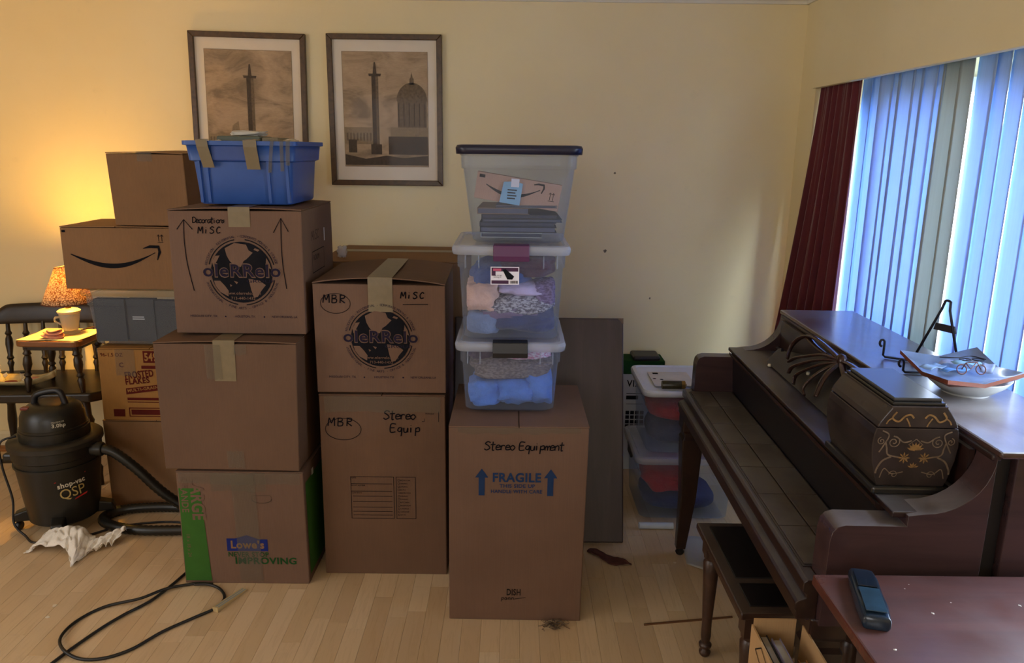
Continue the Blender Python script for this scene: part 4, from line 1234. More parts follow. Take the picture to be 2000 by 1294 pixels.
lump('folded_cloth', 'dark grey cloth under the red cloth in the white-lidded tote', 'cloth', (0.775, 3.31, 0.372), (0.160, 0.15, 0.052), cloth('slate_cotton', srgb(92, 90, 108)), 52, group=g6, fold=0.05)
lump('folded_cloth', 'red cloth bundled in the lower tote on the floor by the piano', 'cloth', (0.72, 3.29, 0.155), (0.120, 0.15, 0.050), M_REDC, 53, group=g6)
lump('folded_cloth', 'navy cloth at the bottom of the lower tote by the piano', 'cloth', (0.765, 3.30, 0.058), (0.165, 0.155, 0.038), MATS['navy_jersey'], 54, group=g6, fold=0.05)
# printed sheets on the white lid
sh = D2(); sh.rect(0.62, 0.80, 3.16, 3.38)
tag(sh.lay('paper_sheet', MATS['white_paper'], None, lambda u, v: (u, v, 0.6028)), 'printed white sheet lying on the white tote lid beside the piano', 'paper')
d = D2()
d.rect(0.64, 0.665, 3.34, 3.365); d.disc(0.635, 3.27, 0.008, 10); d.disc(0.665, 3.26, 0.008, 10)
for k in range(6): d.rect(0.66 + 0.014 * k, 0.69 + 0.012 * k, 3.175 + 0.012 * k, 3.181 + 0.012 * k)
d.rect(0.70, 0.79, 3.165, 3.17)
d.lay('printed_marks', INK(), bpy.data.objects['paper_sheet'], lambda u, v: (u, v, 0.6034))
can = thing('battery_can', 'small dark cylindrical battery lying on the white tote lid beside the piano arm', 'battery', (0.69, 3.118, 0.6225))
ob('casing', MB().lathe([(0.0, -0.052), (0.017, -0.052), (0.0185, -0.049), (0.0185, 0.030)], (0.69, 3.118, 0.6225), 18, 'x'), plain('black_gold_print', srgb(54, 50, 34), 0.3, var=0.6, scale=40), can, smooth='auto')
ob('metal_end', MB().lathe([(0.0185, 0.030), (0.0185, 0.045), (0.016, 0.047), (0.006, 0.047), (0.006, 0.052), (0.0, 0.052)], (0.69, 3.118, 0.6225), 18, 'x'), plain('brass_metal', srgb(150, 120, 70), 0.3, 0.9), can, smooth='auto')
# TV carton against the wall
tv = thing('tv_carton', 'white flat-screen TV carton with a green top, standing against the back wall', 'box', (0.35, 3.71, 0))
ob('body', MB().box(-0.02, 0.76, 3.665, 3.80, 0, 0.505), plain('white_carton', srgb(196, 196, 190), 0.7, var=0.05), tv, bevel=0.003)
ob('green_panel', MB().box(-0.02, 0.76, 3.665, 3.80, 0.506, 0.575), plain('dark_green_print', (0.02, 0.08, 0.03)), tv, bevel=0.003)
ob('handle_cutout', MB().box(0.60, 0.735, 3.655, 3.78, 0.575, 0.600), M_BLACKP, tv, bevel=0.01)
d = D2(); d.text('VIZIO', 0.575, 0.442, 0.034, width=0.115, bold=0.02)
d.lay('lettering', INK(), tv, lambda u, v: (u - 0.35, 3.6635 - 3.71, v))
d = D2(); d.rect(0.575, 0.635, 0.375, 0.395); d.rect(0.575, 0.66, 0.405, 0.408); d.rect(0.575, 0.66, 0.35, 0.352)
for a in range(4):
    for b in range(5): d.rect(0.575 + a * 0.024, 0.594 + a * 0.024, 0.20 + b * 0.024, 0.219 + b * 0.024)
d.lay('spec_icons', INK(), tv, lambda u, v: (u - 0.35, 3.6635 - 3.71, v))
# leaning brown table leaf behind the boxes
lf = thing('table_leaf', 'dark brown wooden table leaf leaning upright behind the FRAGILE box', 'board', (0.12, 2.884, 0.0), rot=(-math.atan2(0.29, 0.906), 0, 0))
Lh = math.hypot(0.29, 0.906)
ob('panel', MB().box(-0.36, 0.349, -0.011, 0.011, 0.011, Lh - 0.01), wood('dark_walnut_veneer', srgb(60, 49, 48), srgb(78, 64, 62), (10, 10, 1), 0.34, scale=2.0), lf, bevel=0.006, local=True)
ob('worn_corner', MB().prism([(0.332, Lh - 0.018), (0.345, Lh - 0.034), (0.3485, Lh - 0.034), (0.3485, Lh - 0.0105), (0.322, Lh - 0.0105)], 'y', -0.0118, -0.0105), plain('bare_worn_wood', srgb(120, 98, 76), 0.8, var=0.3, scale=80), lf, local=True)
# ------------------------------------------------------------------ piano
M_PIA = wood('ebonised_mahogany', srgb(34, 21, 19), srgb(50, 30, 25), (10, 1, 10), 0.30, dust=0.45, dustcol=(0.20, 0.205, 0.22), scale=2.5)
M_PIASIDE = wood('red_mahogany_side', srgb(50, 37, 39), srgb(72, 50, 50), (1, 10, 8), 0.24, dust=0.6, dustcol=(0.30, 0.30, 0.33), scale=2.4)
M_PIATOP = wood('dusty_mahogany_top', srgb(56, 38, 36), srgb(74, 50, 46), (10, 1, 10), 0.22, dust=0.6, dustcol=(0.36, 0.36, 0.38), scale=2.5, coat=0.6)
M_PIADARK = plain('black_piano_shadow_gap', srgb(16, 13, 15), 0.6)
M_KNEE = wood('pale_knee_board', srgb(112, 92, 74), srgb(132, 110, 88), (10, 1, 10), 0.6, scale=2.0)
PC = Vector((0.97, 2.175, 0))
pn = thing('upright_piano', 'dark dusty spinet piano with scooped ends, standing against the window', 'piano', PC, -0.021)
def pp(name, mb, mat, parent=None, **k):
    mb.map(lambda p: p - PC)
    return ob(name, mb, mat, parent or pn, local=True, **k)
Y0, Y1 = 1.475, 2.880
arc = [(0.885 + 0.13 * cos(radians(a)), 0.985 + 0.13 * sin(radians(a))) for a in range(0, -91, -9)]
cheek = arc + [(0.850, 0.850), (0.850, 0.826), (0.722, 0.826), (0.706, 0.821), (0.697, 0.810), (0.693, 0.790), (0.690, 0.585), (0.935, 0.585), (0.935, 0.02), (1.015, 0.02)]
for a, b in ((Y0, Y0 + 0.075), (Y1 - 0.055, Y1)):
    pp('cheek', MB().prism(cheek, 'y', a, b), M_PIASIDE, bevel=0.004, smooth='auto')
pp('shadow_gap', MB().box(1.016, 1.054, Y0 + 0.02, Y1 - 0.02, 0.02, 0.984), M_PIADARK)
pp('case', MB().box(1.055, 1.285, Y0, Y1, 0.02, 0.984), M_PIASIDE, bevel=0.003)
pp('top_lid', MB().box(1.012, 1.292, Y0 - 0.012, Y1 + 0.012, 0.985, 1.0), M_PIATOP, bevel=0.005)
pp('top_moulding', MB().box(1.010, 1.030, Y0 + 0.01, Y1 - 0.01, 0.972, 0.985), M_PIA, bevel=0.004)
pp('upper_panel', MB().box(1.000, 1.012, Y0 + 0.076, Y1 - 0.056, 0.854, 0.972), M_PIA)
pp('panel_moulding', MB().box(0.985, 1.000, Y0 + 0.08, Y1 - 0.06, 0.862, 0.872), M_PIA, bevel=0.003)
pp('shelf', MB().box(0.822, 0.985, Y0 + 0.012, Y1 - 0.008, 0.840, 0.8535), M_PIA, bevel=0.003)
pp('shelf_moulding', MB().prism([(0.814, 0.838), (0.822, 0.826), (0.836, 0.826), (0.836, 0.840), (0.822, 0.8395), (0.814, 0.846)], 'y', Y0 + 0.076, Y1 - 0.056), M_PIA)
pp('fallboard', MB().hexa([(0.838, Y0 + 0.076, 0.690), (0.850, Y0 + 0.076, 0.690), (0.850, Y1 - 0.056, 0.690), (0.838, Y1 - 0.056, 0.690)], [(0.828, Y0 + 0.076, 0.826), (0.840, Y0 + 0.076, 0.826), (0.840, Y1 - 0.056, 0.826), (0.828, Y1 - 0.056, 0.826)]), plain('black_fallboard', srgb(20, 16, 20), 0.35), bevel=0.002)
kc = pp('key_cover', MB().box(0.672, 0.840, Y0 + 0.076, Y1 - 0.056, 0.668, 0.686), M_PIA)
ys = [Y0 + 0.080 + (Y1 - Y0 - 0.140) * k / 7 for k in range(8)]
for k in range(7):
    for a, b in ((0.676, 0.748), (0.751, 0.834)):
        pp('cover_panel', MB().box(a, b, ys[k] + 0.001, ys[k + 1] - 0.001, 0.686, 0.690), wood('dusty_key_cover', srgb(44, 31, 25), srgb(60, 44, 35), (10, 1, 10), 0.45, dust=0.55, dustcol=(0.19, 0.175, 0.15), scale=2.5), kc, bevel=0.0012)
pp('key_slip', MB().prism([(0.646, 0.588), (0.690, 0.588), (0.690, 0.684), (0.664, 0.684), (0.656, 0.678), (0.656, 0.655), (0.664, 0.650), (0.664, 0.640), (0.648, 0.634), (0.642, 0.628), (0.642, 0.612), (0.646, 0.606)], 'y', Y0 + 0.02, Y1 - 0.01), M_PIA, bevel=0.002)
pp('keybed', MB().box(0.672, 0.955, Y0 + 0.03, Y1 - 0.03, 0.580, 0.667), M_PIASIDE)
pp('knee_board', MB().box(0.952, 0.966, Y0 + 0.076, Y1 - 0.056, 0.080, 0.580), M_KNEE)
mb = MB(); mb.tube(bez([(0.9505, 2.63, 0.46), (0.9505, 2.615, 0.40), (0.9505, 2.60, 0.37), (0.9505, 2.59, 0.30), (0.9505, 2.575, 0.26)], 5), 0.002, 5)
pp('crack', mb, M_PIADARK)
pp('bottom_rail', MB().box(0.940, 0.975, Y0 + 0.076, Y1 - 0.056, 0.005, 0.080), M_PIA, bevel=0.003)
def sq(c, h, z): return [(c[0] - h, c[1] - h, z), (c[0] + h, c[1] - h, z), (c[0] + h, c[1] + h, z), (c[0] - h, c[1] + h, z)]
for yy in (Y0 + 0.062, Y1 - 0.062):
    c = (0.690, yy) if yy > 2 else (0.722, yy)
    mb = MB(); mb.loft([sq((c[0] - 0.014, yy), 0.019, 0.028), sq(c, 0.030, 0.25), sq(c, 0.039, 0.46), sq(c, 0.040, 0.50), sq(c, 0.034, 0.512), sq(c, 0.034, 0.528), sq(c, 0.042, 0.540), sq(c, 0.042, 0.588)], True, True, True)
    lg = pp('leg', mb, M_PIA, bevel=0.004)
    pp('foot', MB().lathe([(0.0, 0.0), (0.013, 0.0), (0.018, 0.010), (0.012, 0.022), (0.016, 0.029), (0.0, 0.029)], (c[0] - 0.014, yy, 0), 14), M_PIADARK, lg, smooth=True)
# pedal trapwork bracket under the keybed
mb = MB(); mb.tube([(0.93, 2.50, 0.58), (0.90, 2.50, 0.40), (0.885, 2.50, 0.335)], [0.012, 0.011, 0.004], 8); mb.tube([(0.93, 2.46, 0.58), (0.905, 2.46, 0.40), (0.895, 2.46, 0.34)], [0.012, 0.011, 0.004], 8)
pp('support_bracket', mb, M_PIADARK, smooth=True)
# music desk: leaning panel with a carved ribbon bow
def desk(y, t, e=0.0):
    """point on the sloping desk: along the piano y, up the slope t, e out of its face"""
    sx, sz = 0.58, 0.8145
    return Vector((0.905 + t * sx - e * sz, y, 0.856 + t * sz + e * sx))
outl = [(1.872, 0.0), (1.872, 0.092), (1.92, 0.098), (2.0, 0.125), (2.10, 0.150), (2.175, 0.158), (2.25, 0.150), (2.35, 0.128), (2.44, 0.100), (2.53, 0.082), (2.59, 0.066), (2.605, 0.060), (2.62, 0.070), (2.64, 0.062), (2.645, 0.045), (2.645, 0.0)]
mb = MB(); n = len(outl)
mb.add([desk(y, t, 0.006) for y, t in outl] + [desk(y, t, -0.006) for y, t in outl], [tuple(range(n)), tuple(range(2 * n - 1, n - 1, -1))] + [(i, n + i, n + (i + 1) % n, (i + 1) % n) for i in range(n)])
md = pp('music_desk', mb, wood('black_music_desk', srgb(30, 27, 28), srgb(42, 37, 37), (10, 1, 10), 0.36, scale=2.5))
M_CARV = wood('carved_ribbon_wood', srgb(40, 24, 20), srgb(60, 36, 28), (6, 6, 6), 0.22)
kn = (2.19, 0.150)
RIB = [[(kn[0], kn[1], .02), (2.32, 0.160, .034), (2.43, 0.158, .036), (2.49, 0.135, .034), (2.52, 0.095, .026), (2.50, 0.055, .018)],
       [(kn[0], kn[1], .02), (2.27, 0.135, .036), (2.36, 0.100, .036), (2.43, 0.075, .028), (2.47, 0.050, .020)],
       [(kn[0], kn[1], .02), (2.26, 0.120, .036), (2.34, 0.080, .036), (2.40, 0.045, .030), (2.41, 0.022, .022)],
       [(kn[0], kn[1], .02), (2.24, 0.110, .036), (2.30, 0.065, .036), (2.34, 0.030, .030), (2.33, 0.006, .022)],
       [(kn[0], kn[1], .02), (2.21, 0.100, .036), (2.235, 0.055, .036), (2.245, 0.018, .030), (2.225, 0.004, .022)],
       [(kn[0], kn[1], .02), (2.175, 0.100, .036), (2.165, 0.060, .036), (2.15, 0.022, .030)],
       [(kn[0], kn[1], .02), (2.13, 0.135, .034), (2.06, 0.110, .034), (2.02, 0.075, .026), (1.98, 0.055, .018)],
       [(kn[0], kn[1], .02), (2.10, 0.155, .034), (2.01, 0.145, .034), (1.95, 0.105, .026), (1.93, 0.06, .018)],
       [(2.49, 0.135, .034), (2.46, 0.150, .030), (2.38, 0.142, .028), (2.30, 0.140, .024)]]
for pts in RIB:
    mb = MB(); q = bez([tuple(desk(*p)) for p in pts], 7)
    m_ = len(q)
    mb.tube(q, [0.011 * (0.55 + 0.45 * sin(pi * (0.15 + 0.75 * k / m_))) for k in range(m_)], 8, flat=0.45)
    pp('carved_ribbon', mb, M_CARV, md, smooth=True)
pp('ribbon_knot', MB().lathe([(0.0, -0.014), (0.017, -0.010), (0.021, 0.0), (0.017, 0.010), (0.0, 0.014)], tuple(desk(kn[0], kn[1], 0.022)), 12, 'x'), M_CARV, md, smooth=True)
for y_, t_ in ((2.60, -0.002), (2.33, 0.06), (2.04, 0.148)):
    p_ = desk(y_, t_, 0.008)
    pp('desk_pin', MB().lathe([(0.0, -0.005), (0.006, -0.004), (0.007, 0.0), (0.005, 0.005), (0.0, 0.006)], tuple(p_), 10), plain('ivory_plastic', srgb(190, 184, 160), 0.4), md, smooth=True)

# ------------------------------------------------------------------ piano bench
M_BEN = wood('dark_bench_wood', srgb(48, 31, 23), srgb(68, 45, 34), (10, 1, 10), 0.36, dust=0.35, dustcol=(0.15, 0.13, 0.11), scale=2.5)
bn = thing('piano_bench', 'dark wooden piano bench with turned legs, pushed under the piano', 'bench', (0.77, 1.98, 0))
bx0, bx1, by0, by1, bz = 0.590, 0.945, 1.735, 2.225, 0.450
ob('seat', MB().box(bx0, bx1, by0, by1, bz - 0.024, bz - 0.003), M_BEN, bn, bevel=0.005)
ob('apron', MB().box(bx0 + 0.03, bx1 - 0.03, by0 + 0.03, by1 - 0.03, bz - 0.085, bz - 0.024), M_BEN, bn)
for a, b in ((1.900, 2.195), (1.765, 1.872)):
    ob('seat_panel', MB().box(bx0 + 0.032, bx1 - 0.03, a, b, bz - 0.004, bz + 0.0005), plain('black_leather_panel', srgb(22, 18, 20), 0.4, var=0.2), bn, bevel=0.002)
for xx in (bx0 + 0.045, bx1 - 0.045):
    for yy in (by0 + 0.045, by1 - 0.045):
        lg = ob('leg', MB().lathe([(0.0, 0.052), (0.013, 0.052), (0.016, 0.075), (0.0155, 0.12), (0.024, 0.30), (0.026, 0.335), (0.020, 0.345), (0.025, 0.352), (0.025, 0.365)], (xx, yy, 0), 14).box(xx - 0.025, xx + 0.025, yy - 0.025, yy + 0.025, 0.360, 0.426), M_BEN, bn, smooth='auto')
        ob('foot', MB().lathe([(0.0, 0.0), (0.010, 0.0), (0.017, 0.008), (0.019, 0.018), (0.011, 0.027), (0.011, 0.031), (0.020, 0.036), (0.021, 0.044), (0.013, 0.052), (0.0, 0.053)], (xx, yy, 0), 14), M_BEN, lg, smooth=True)

# ------------------------------------------------------------------ on the piano: lacquer chest, plate, bowl, easel
M_LAC = plain('black_lacquer', srgb(40, 38, 36), 0.22, var=0.3, scale=6)
M_LACF = plain('mottled_lacquer_face', srgb(50, 42, 40), 0.24, var=0.45, scale=9)
ch = thing('lacquer_chest', 'black lacquer chest with gold scrollwork on its end, standing on the piano shelf', 'chest', (0.890, 1.715, 0.8535), -0.021)
CC = Vector((0.890, 1.715, 0))
def cp(name, mb, mat, parent=None, **k):
    mb.map(lambda p: Vector((p[0], p[1], p[2] - 0.8535)))
    return ob(name, mb, mat, parent or ch, local=True, **k)
HB = [(0.871, 0.074), (0.890, 0.080), (0.930, 0.090), (0.965, 0.094), (0.990, 0.092), (1.006, 0.088)]
HL = [(1.008, 0.0875), (1.020, 0.083), (1.040, 0.070), (1.052, 0.061), (1.056, 0.061)]
def shell(prof, y0, y1):
    mb = MB(); poly = [(-h, z) for z, h in prof] + [(h, z) for z, h in reversed(prof)]
    return mb.prism(poly, 'y', y0, y1)
cp('plinth', MB().box(-0.086, 0.086, -0.143, 0.143, 0.8535, 0.871), M_LAC, bevel=0.005)
bd = cp('body', shell(HB, -0.133, 0.133), M_LACF, bevel=0.002)
ld = cp('lid', shell(HL, -0.134, 0.134), M_LACF, bevel=0.002)
cp('lid_moulding', MB().box(-0.058, 0.058, -0.128, 0.128, 1.056, 1.063), M_LAC, bevel=0.003)
cp('lid_top', MB().box(-0.053, 0.053, -0.120, 0.120, 1.063, 1.071), plain('satin_black_top', srgb(60, 60, 62), 0.20, var=0.1), bevel=0.003)
def spiral(cu, cv, r, turns, a0, sgn=1, n=26):
    return [(cu + r * (1 - k / n * 0.85) * cos(a0 + sgn * 2 * pi * turns * k / n), cv + r * (1 - k / n * 0.85) * sin(a0 + sgn * 2 * pi * turns * k / n)) for k in range(n + 1)]
g = D2(); gp = D2()
for sg in (-1, 1):
    M = lambda pts: [(sg * p[0], p[1]) for p in pts]
    g.stroke(M(spiral(0.048, 0.974, 0.014, 1.6, radians(100))), 0.0022)
    g.stroke(M(spiral(0.075, 0.976, 0.009, 1.4, radians(80), -1)), 0.002)
    g.stroke(M(bez([(0.010, 0.978, 0), (0.026, 0.974, 0), (0.040, 0.984, 0), (0.050, 0.988, 0)], 5)), 0.003)
    g.stroke(M(bez([(0.014, 0.935, 0), (0.040, 0.940, 0), (0.058, 0.945, 0), (0.062, 0.960, 0), (0.066, 0.975, 0)], 5)), 0.0035)
    g.stroke(M(bez([(0.050, 0.940, 0), (0.068, 0.930, 0), (0.078, 0.912, 0), (0.080, 0.900, 0)], 5)), 0.004)
    g.stroke(M(bez([(0.020, 0.905, 0), (0.045, 0.900, 0), (0.062, 0.912, 0), (0.070, 0.890, 0)], 5)), 0.0022)
    g.stroke(M(spiral(0.040, 0.898, 0.010, 1.2, 0)), 0.0018)
    g.stroke(M([(0.0, 0.982), (0.016, 0.968)]), 0.0016)
    g.stroke(M(bez([(0.075, 1.000, 0), (0.060, 0.990, 0), (0.070, 0.965, 0), (0.078, 0.950, 0)], 5)), 0.003)
def palm(cu, cv, r, n=7, a0=20, a1=160):
    for k in range(n):
        a = radians(a0 + (a1 - a0) * k / (n - 1))
        c_, s_ = cos(a), sin(a)
        gp.poly([(cu - s_ * r * 0.05, cv + c_ * r * 0.05), (cu + c_ * r * 0.6 + s_ * r * 0.14, cv + s_ * r * 0.6 - c_ * r * 0.14), (cu + c_ * r, cv + s_ * r), (cu + c_ * r * 0.6 - s_ * r * 0.14, cv + s_ * r * 0.6 + c_ * r * 0.14)])
palm(0.0, 0.955, 0.020, 7); palm(-0.022, 0.938, 0.014, 8, 0, 315); palm(0.022, 0.938, 0.014, 8, 0, 315); palm(0.0, 0.915, 0.013, 5)
M_GOLD = plain('antique_gold_paint', srgb(138, 104, 56), 0.45, var=0.45, scale=60)
M_GOLDP = plain('faded_gold_paint', srgb(112, 94, 74), 0.5, var=0.5, scale=60)
g.lay('gold_scrollwork', M_GOLDP, bd, lambda u, v: (u, -0.1338, v - 0.8535))
gp.lay('gold_palmettes', M_GOLD, bd, lambda u, v: (u, -0.1342, v - 0.8535))
g = D2()
for sg in (-1, 1):
    M = lambda pts: [(sg * p[0], p[1]) for p in pts]
    g.stroke(M(bez([(0.012, 1.030, 0), (0.020, 1.038, 0), (0.032, 1.034, 0), (0.044, 1.022, 0), (0.058, 1.030, 0), (0.050, 1.044, 0)], 5)), [0.004] * 26)
    g.stroke(M(bez([(0.058, 1.030, 0), (0.066, 1.024, 0), (0.070, 1.016, 0)], 4)), 0.003)
    g.stroke(M(bez([(0.028, 1.030, 0), (0.022, 1.020, 0), (0.018, 1.011, 0)], 4)), 0.003)
g.lay('gold_scrollwork', M_GOLD, ld, lambda u, v: (u, -0.1348, v - 0.8535))

M_IRON = plain('black_wrought_iron', srgb(28, 26, 34), 0.45, 0.3)
es = thing('plate_easel', 'black wrought-iron plate easel with two scrolled hooks, on the piano top', 'easel', (1.15, 2.1, 1.0))
ap = (1.205, 2.088, 1.190)
mb = MB(); mb.tube([(1.160, 2.150, 1.004), (1.196, 2.098, 1.168)] + [(ap[0] - 0.004 + 0.008 * k / 6, ap[1] + 0.010 * cos(pi * k / 6), ap[2] + 0.004 * sin(pi * k / 6)) for k in range(1, 6)] + [(1.208, 2.078, 1.168), (1.225, 2.020, 1.004)], 0.0036, 8)
ob('back_frame', mb, M_IRON, es, smooth=True)
ob('cross_plate', MB().hexa([(1.188, 2.112, 1.108), (1.192, 2.112, 1.108), (1.220, 2.052, 1.108), (1.216, 2.052, 1.108)], [(1.190, 2.108, 1.128), (1.194, 2.108, 1.128), (1.217, 2.058, 1.128), (1.213, 2.058, 1.128)]), M_IRON, es)
for hx, hy, bx_, by_ in ((1.095, 2.190, 1.160, 2.150), (1.075, 2.030, 1.225, 2.020)):
    hgt = 0.055 if hy > 2.1 else 0.036
    mb = MB(); mb.tube([(bx_, by_, 1.0045), (hx + 0.006, hy, 1.0045), (hx, hy, 1.010), (hx, hy, 1.0 + hgt * 0.8)] + [(hx - 0.007 + 0.007 * cos(radians(a)), hy, 1.0 + hgt * 0.85 + 0.010 * sin(radians(a))) for a in range(20, 300, 28)], 0.0034, 8)
    ob('hook_leg', mb, M_IRON, es, smooth=True)
M_BOWL = plain('white_glazed_china', srgb(206, 210, 208), 0.18, var=0.05)
bw = thing('china_bowl', 'white china bowl under the square dish on the piano top', 'bowl', (1.155, 1.870, 1.0))
ob('bowl_wall', MB().lathe([(0.050, 0.004), (0.060, 0.006), (0.088, 0.028), (0.098, 0.042), (0.100, 0.045), (0.097, 0.045), (0.084, 0.030), (0.055, 0.011), (0.0, 0.010)], (1.155, 1.870, 1.0), 36, cap=False), M_BOWL, bw, smooth=True)
ob('foot_ring', MB().lathe([(0.050, 0.0), (0.054, 0.0), (0.056, 0.006), (0.048, 0.006), (0.050, 0.0)], (1.155, 1.870, 1.0), 32, cap=False), M_BOWL, bw, smooth='auto')
dsq = thing('square_dish', 'square grey-blue dish with upswept corners and brown rim, full of papers', 'dish', (1.150, 1.880, 1.045))
A, B_, C_, D_ = Vector((1.050, 2.010, 1.072)), Vector((1.262, 2.020, 1.080)), Vector((1.230, 1.765, 1.082)), Vector((1.030, 1.738, 1.070))
def dish(u, v, e=0.0):
    p = A * (1 - u) * (1 - v) + B_ * u * (1 - v) + C_ * u * v + D_ * (1 - u) * v
    r = max(abs(2 * u - 1), abs(2 * v - 1)); c2 = abs(2 * u - 1) * abs(2 * v - 1)
    edge = -0.020 * (1 - c2) if r > 0 else 0
    p = p + Vector((0, 0, -0.030 * (1 - r ** 2.5) + edge * r ** 2))
    ctr = (A + B_ + C_ + D_) / 4
    pin = 0.025 * (1 - c2) * r
    p.x += (ctr.x - p.x) * pin * 4 * 0.25; p.y += (ctr.y - p.y) * pin
    return tuple(p + Vector((0, 0, e)))
mb = MB(); mb.grid(lambda u, v: dish(u, v, 0.0), 18, 18)
ob('glazed_top', mb, plain('grey_blue_glaze', srgb(120, 136, 158), 0.16, var=0.2, scale=14), dsq, smooth=True, normals=False)
mb = MB(); n = 18
mb.grid(lambda u, v: dish(u, 1 - v, -0.010), n, n)
for f_ in (lambda t: (t, 0), lambda t: (1, t), lambda t: (1 - t, 1), lambda t: (0, 1 - t)):
    mb.grid(lambda u, v: dish(*f_(u), -0.010 * (1 - v)), n, 1)
ob('brown_rim', mb, plain('terracotta_rim', srgb(120, 62, 44), 0.35, var=0.15), dsq, smooth='auto')
g7 = 'papers and trinkets in the square dish'
def dz(x, y):
    return 1.034
for k, (cx, cy, w_, h_, rz, tx, ty, col, lab_) in enumerate(((1.085, 1.905, .055, .035, .4, .12, .1, (150, 186, 230), 'pale blue paper at the left of the square dish'), (1.150, 1.935, .060, .040, -.5, .25, .05, (176, 190, 226), 'white folded paper at the back of the square dish'),
        (1.110, 1.850, .070, .022, .25, .06, .08, (96, 150, 222), 'bright blue strip at the front left of the square dish'), (1.190, 1.850, .035, .028, .9, .5, .2, (150, 170, 214), 'small grey-blue paper tent at the right of the square dish'), (1.160, 1.885, .070, .030, -.1, .05, .05, (140, 190, 220), 'pale teal paper in the middle of the square dish'))):
    mb = MB(); c_, s_ = cos(rz), sin(rz)
    def fn(u, v):
        a, b = (u - .5) * w_, (v - .5) * h_
        return (cx + a * c_ - b * s_, cy + a * s_ + b * c_, 1.056 + 0.004 * k + a * tx + abs(b) * ty + 0.004 * sin(6 * u))
    mb.grid(fn, 6, 4)
    tag(ob('paper_scrap', mb, plain('dish_paper_%d' % k, srgb(*col), 0.6, var=0.06), solid=0.0008, smooth=True, normals=False), lab_, 'paper', g7)
bi = thing('bicycle_ornament', 'tiny wire bicycle ornament lying in the square dish', 'ornament', (1.130, 1.815, 1.062), group=g7)
for cx in (1.103, 1.150):
    mb = MB(); mb.tube([(cx + 0.012 * cos(2 * pi * k / 16), 1.812 + 0.004 * sin(2 * pi * k / 16), 1.076 + 0.011 * sin(2 * pi * k / 16)) for k in range(16)], 0.0014, 6, closed=True)
    ob('wheel', mb, plain('copper_wire', srgb(96, 62, 60), 0.4, 0.5), bi, smooth=True)
mb = MB(); mb.tube([(1.103, 1.812, 1.076), (1.112, 1.814, 1.092), (1.140, 1.816, 1.094), (1.150, 1.812, 1.076)], 0.0013, 6); mb.tube([(1.112, 1.814, 1.092), (1.126, 1.814, 1.076), (1.140, 1.816, 1.094)], 0.0013, 6)
ob('frame', mb, MATS['copper_wire'], bi, smooth=True)
sp = thing('eyeglasses', 'folded wire eyeglasses lying at the right of the square dish', 'eyeglasses', (1.175, 1.91, 1.06), group=g7)
mb = MB(); mb.tube(bez([(1.115, 1.935, 1.074), (1.15, 1.915, 1.078), (1.19, 1.925, 1.080), (1.215, 1.90, 1.078)], 6), 0.0014, 6)
ob('temple', mb, M_IRON, sp, smooth=True)
for cx in (1.165, 1.198):
    mb = MB(); mb.tube([(cx + 0.014 * cos(2 * pi * k / 14), 1.905 + 0.012 * sin(2 * pi * k / 14), 1.076) for k in range(14)], 0.0012, 6, closed=True)
    ob('rim', mb, M_IRON, sp, smooth=True)

# ------------------------------------------------------------------ table in the foreground with a handset on it
M_TAB = wood('dusty_cherry_table', srgb(72, 38, 32), srgb(98, 54, 46), (1, 9, 9), 0.24, dust=0.30, dustcol=(0.22, 0.20, 0.24), scale=2.2)
tb = thing('side_table', 'red-brown wooden table with a dusty top, in the right foreground before the piano', 'table', (0.98, 1.0, 0))
tz = 0.735
ob('table_top', MB().box(0.632, 1.30, 0.45, 1.442, tz - 0.024, tz), M_TAB, tb, bevel=0.004)
ob('apron', MB().box(0.72, 1.24, 0.53, 1.36, tz - 0.105, tz - 0.024), M_PIASIDE, tb)
for xx in (0.735, 1.215):
    for yy in (0.545, 1.345):
        mb = MB(); mb.loft([sq((xx, yy), 0.017, 0.0), sq((xx, yy), 0.026, 0.45), sq((xx, yy), 0.028, tz - 0.024)], True, True, True)
        ob('leg', mb, M_PIASIDE, tb, bevel=0.003)
hs = thing('cordless_handset', 'dark blue-black cordless handset lying on the red-brown table', 'phone', (0.700, 1.338, tz), -0.25)
def hand_loop(y, w_, z0_, z1_):
    return [(a, y, z0_ + (z1_ - z0_) * b) for a, b in ((-w_, 0.25), (-w_ * 0.9, 0.0), (w_ * 0.9, 0.0), (w_, 0.25), (w_, 0.7), (w_ * 0.85, 0.95), (w_ * 0.4, 1.0), (-w_ * 0.4, 1.0), (-w_ * 0.85, 0.95), (-w_, 0.7))]
M_HS = plain('glossy_navy_plastic', srgb(30, 44, 60), 0.16, var=0.25, scale=8)
mb = MB(); mb.loft([hand_loop(y_, w_, 0.0, h_) for y_, w_, h_ in ((-0.092, 0.020, 0.020), (-0.088, 0.025, 0.026), (-0.04, 0.0275, 0.031), (0.0, 0.027, 0.027), (0.05, 0.027, 0.029), (0.084, 0.024, 0.026), (0.090, 0.018, 0.020))], True, True, True)
bo = ob('casing', mb, M_HS, hs, local=True, smooth='auto', bevel=0.002)
ob('screen_panel', MB().box(-0.018, 0.018, 0.012, 0.070, 0.0275, 0.0302), plain('smoked_screen', srgb(22, 34, 50), 0.08), hs, local=True, bevel=0.001)
ob('keypad_panel', MB().box(-0.019, 0.019, -0.078, 0.004, 0.0295, 0.0318), plain('teal_black_keypad', srgb(40, 66, 86), 0.2, var=0.3, scale=20), hs, local=True, bevel=0.001)
random.seed(8)
mb = MB()
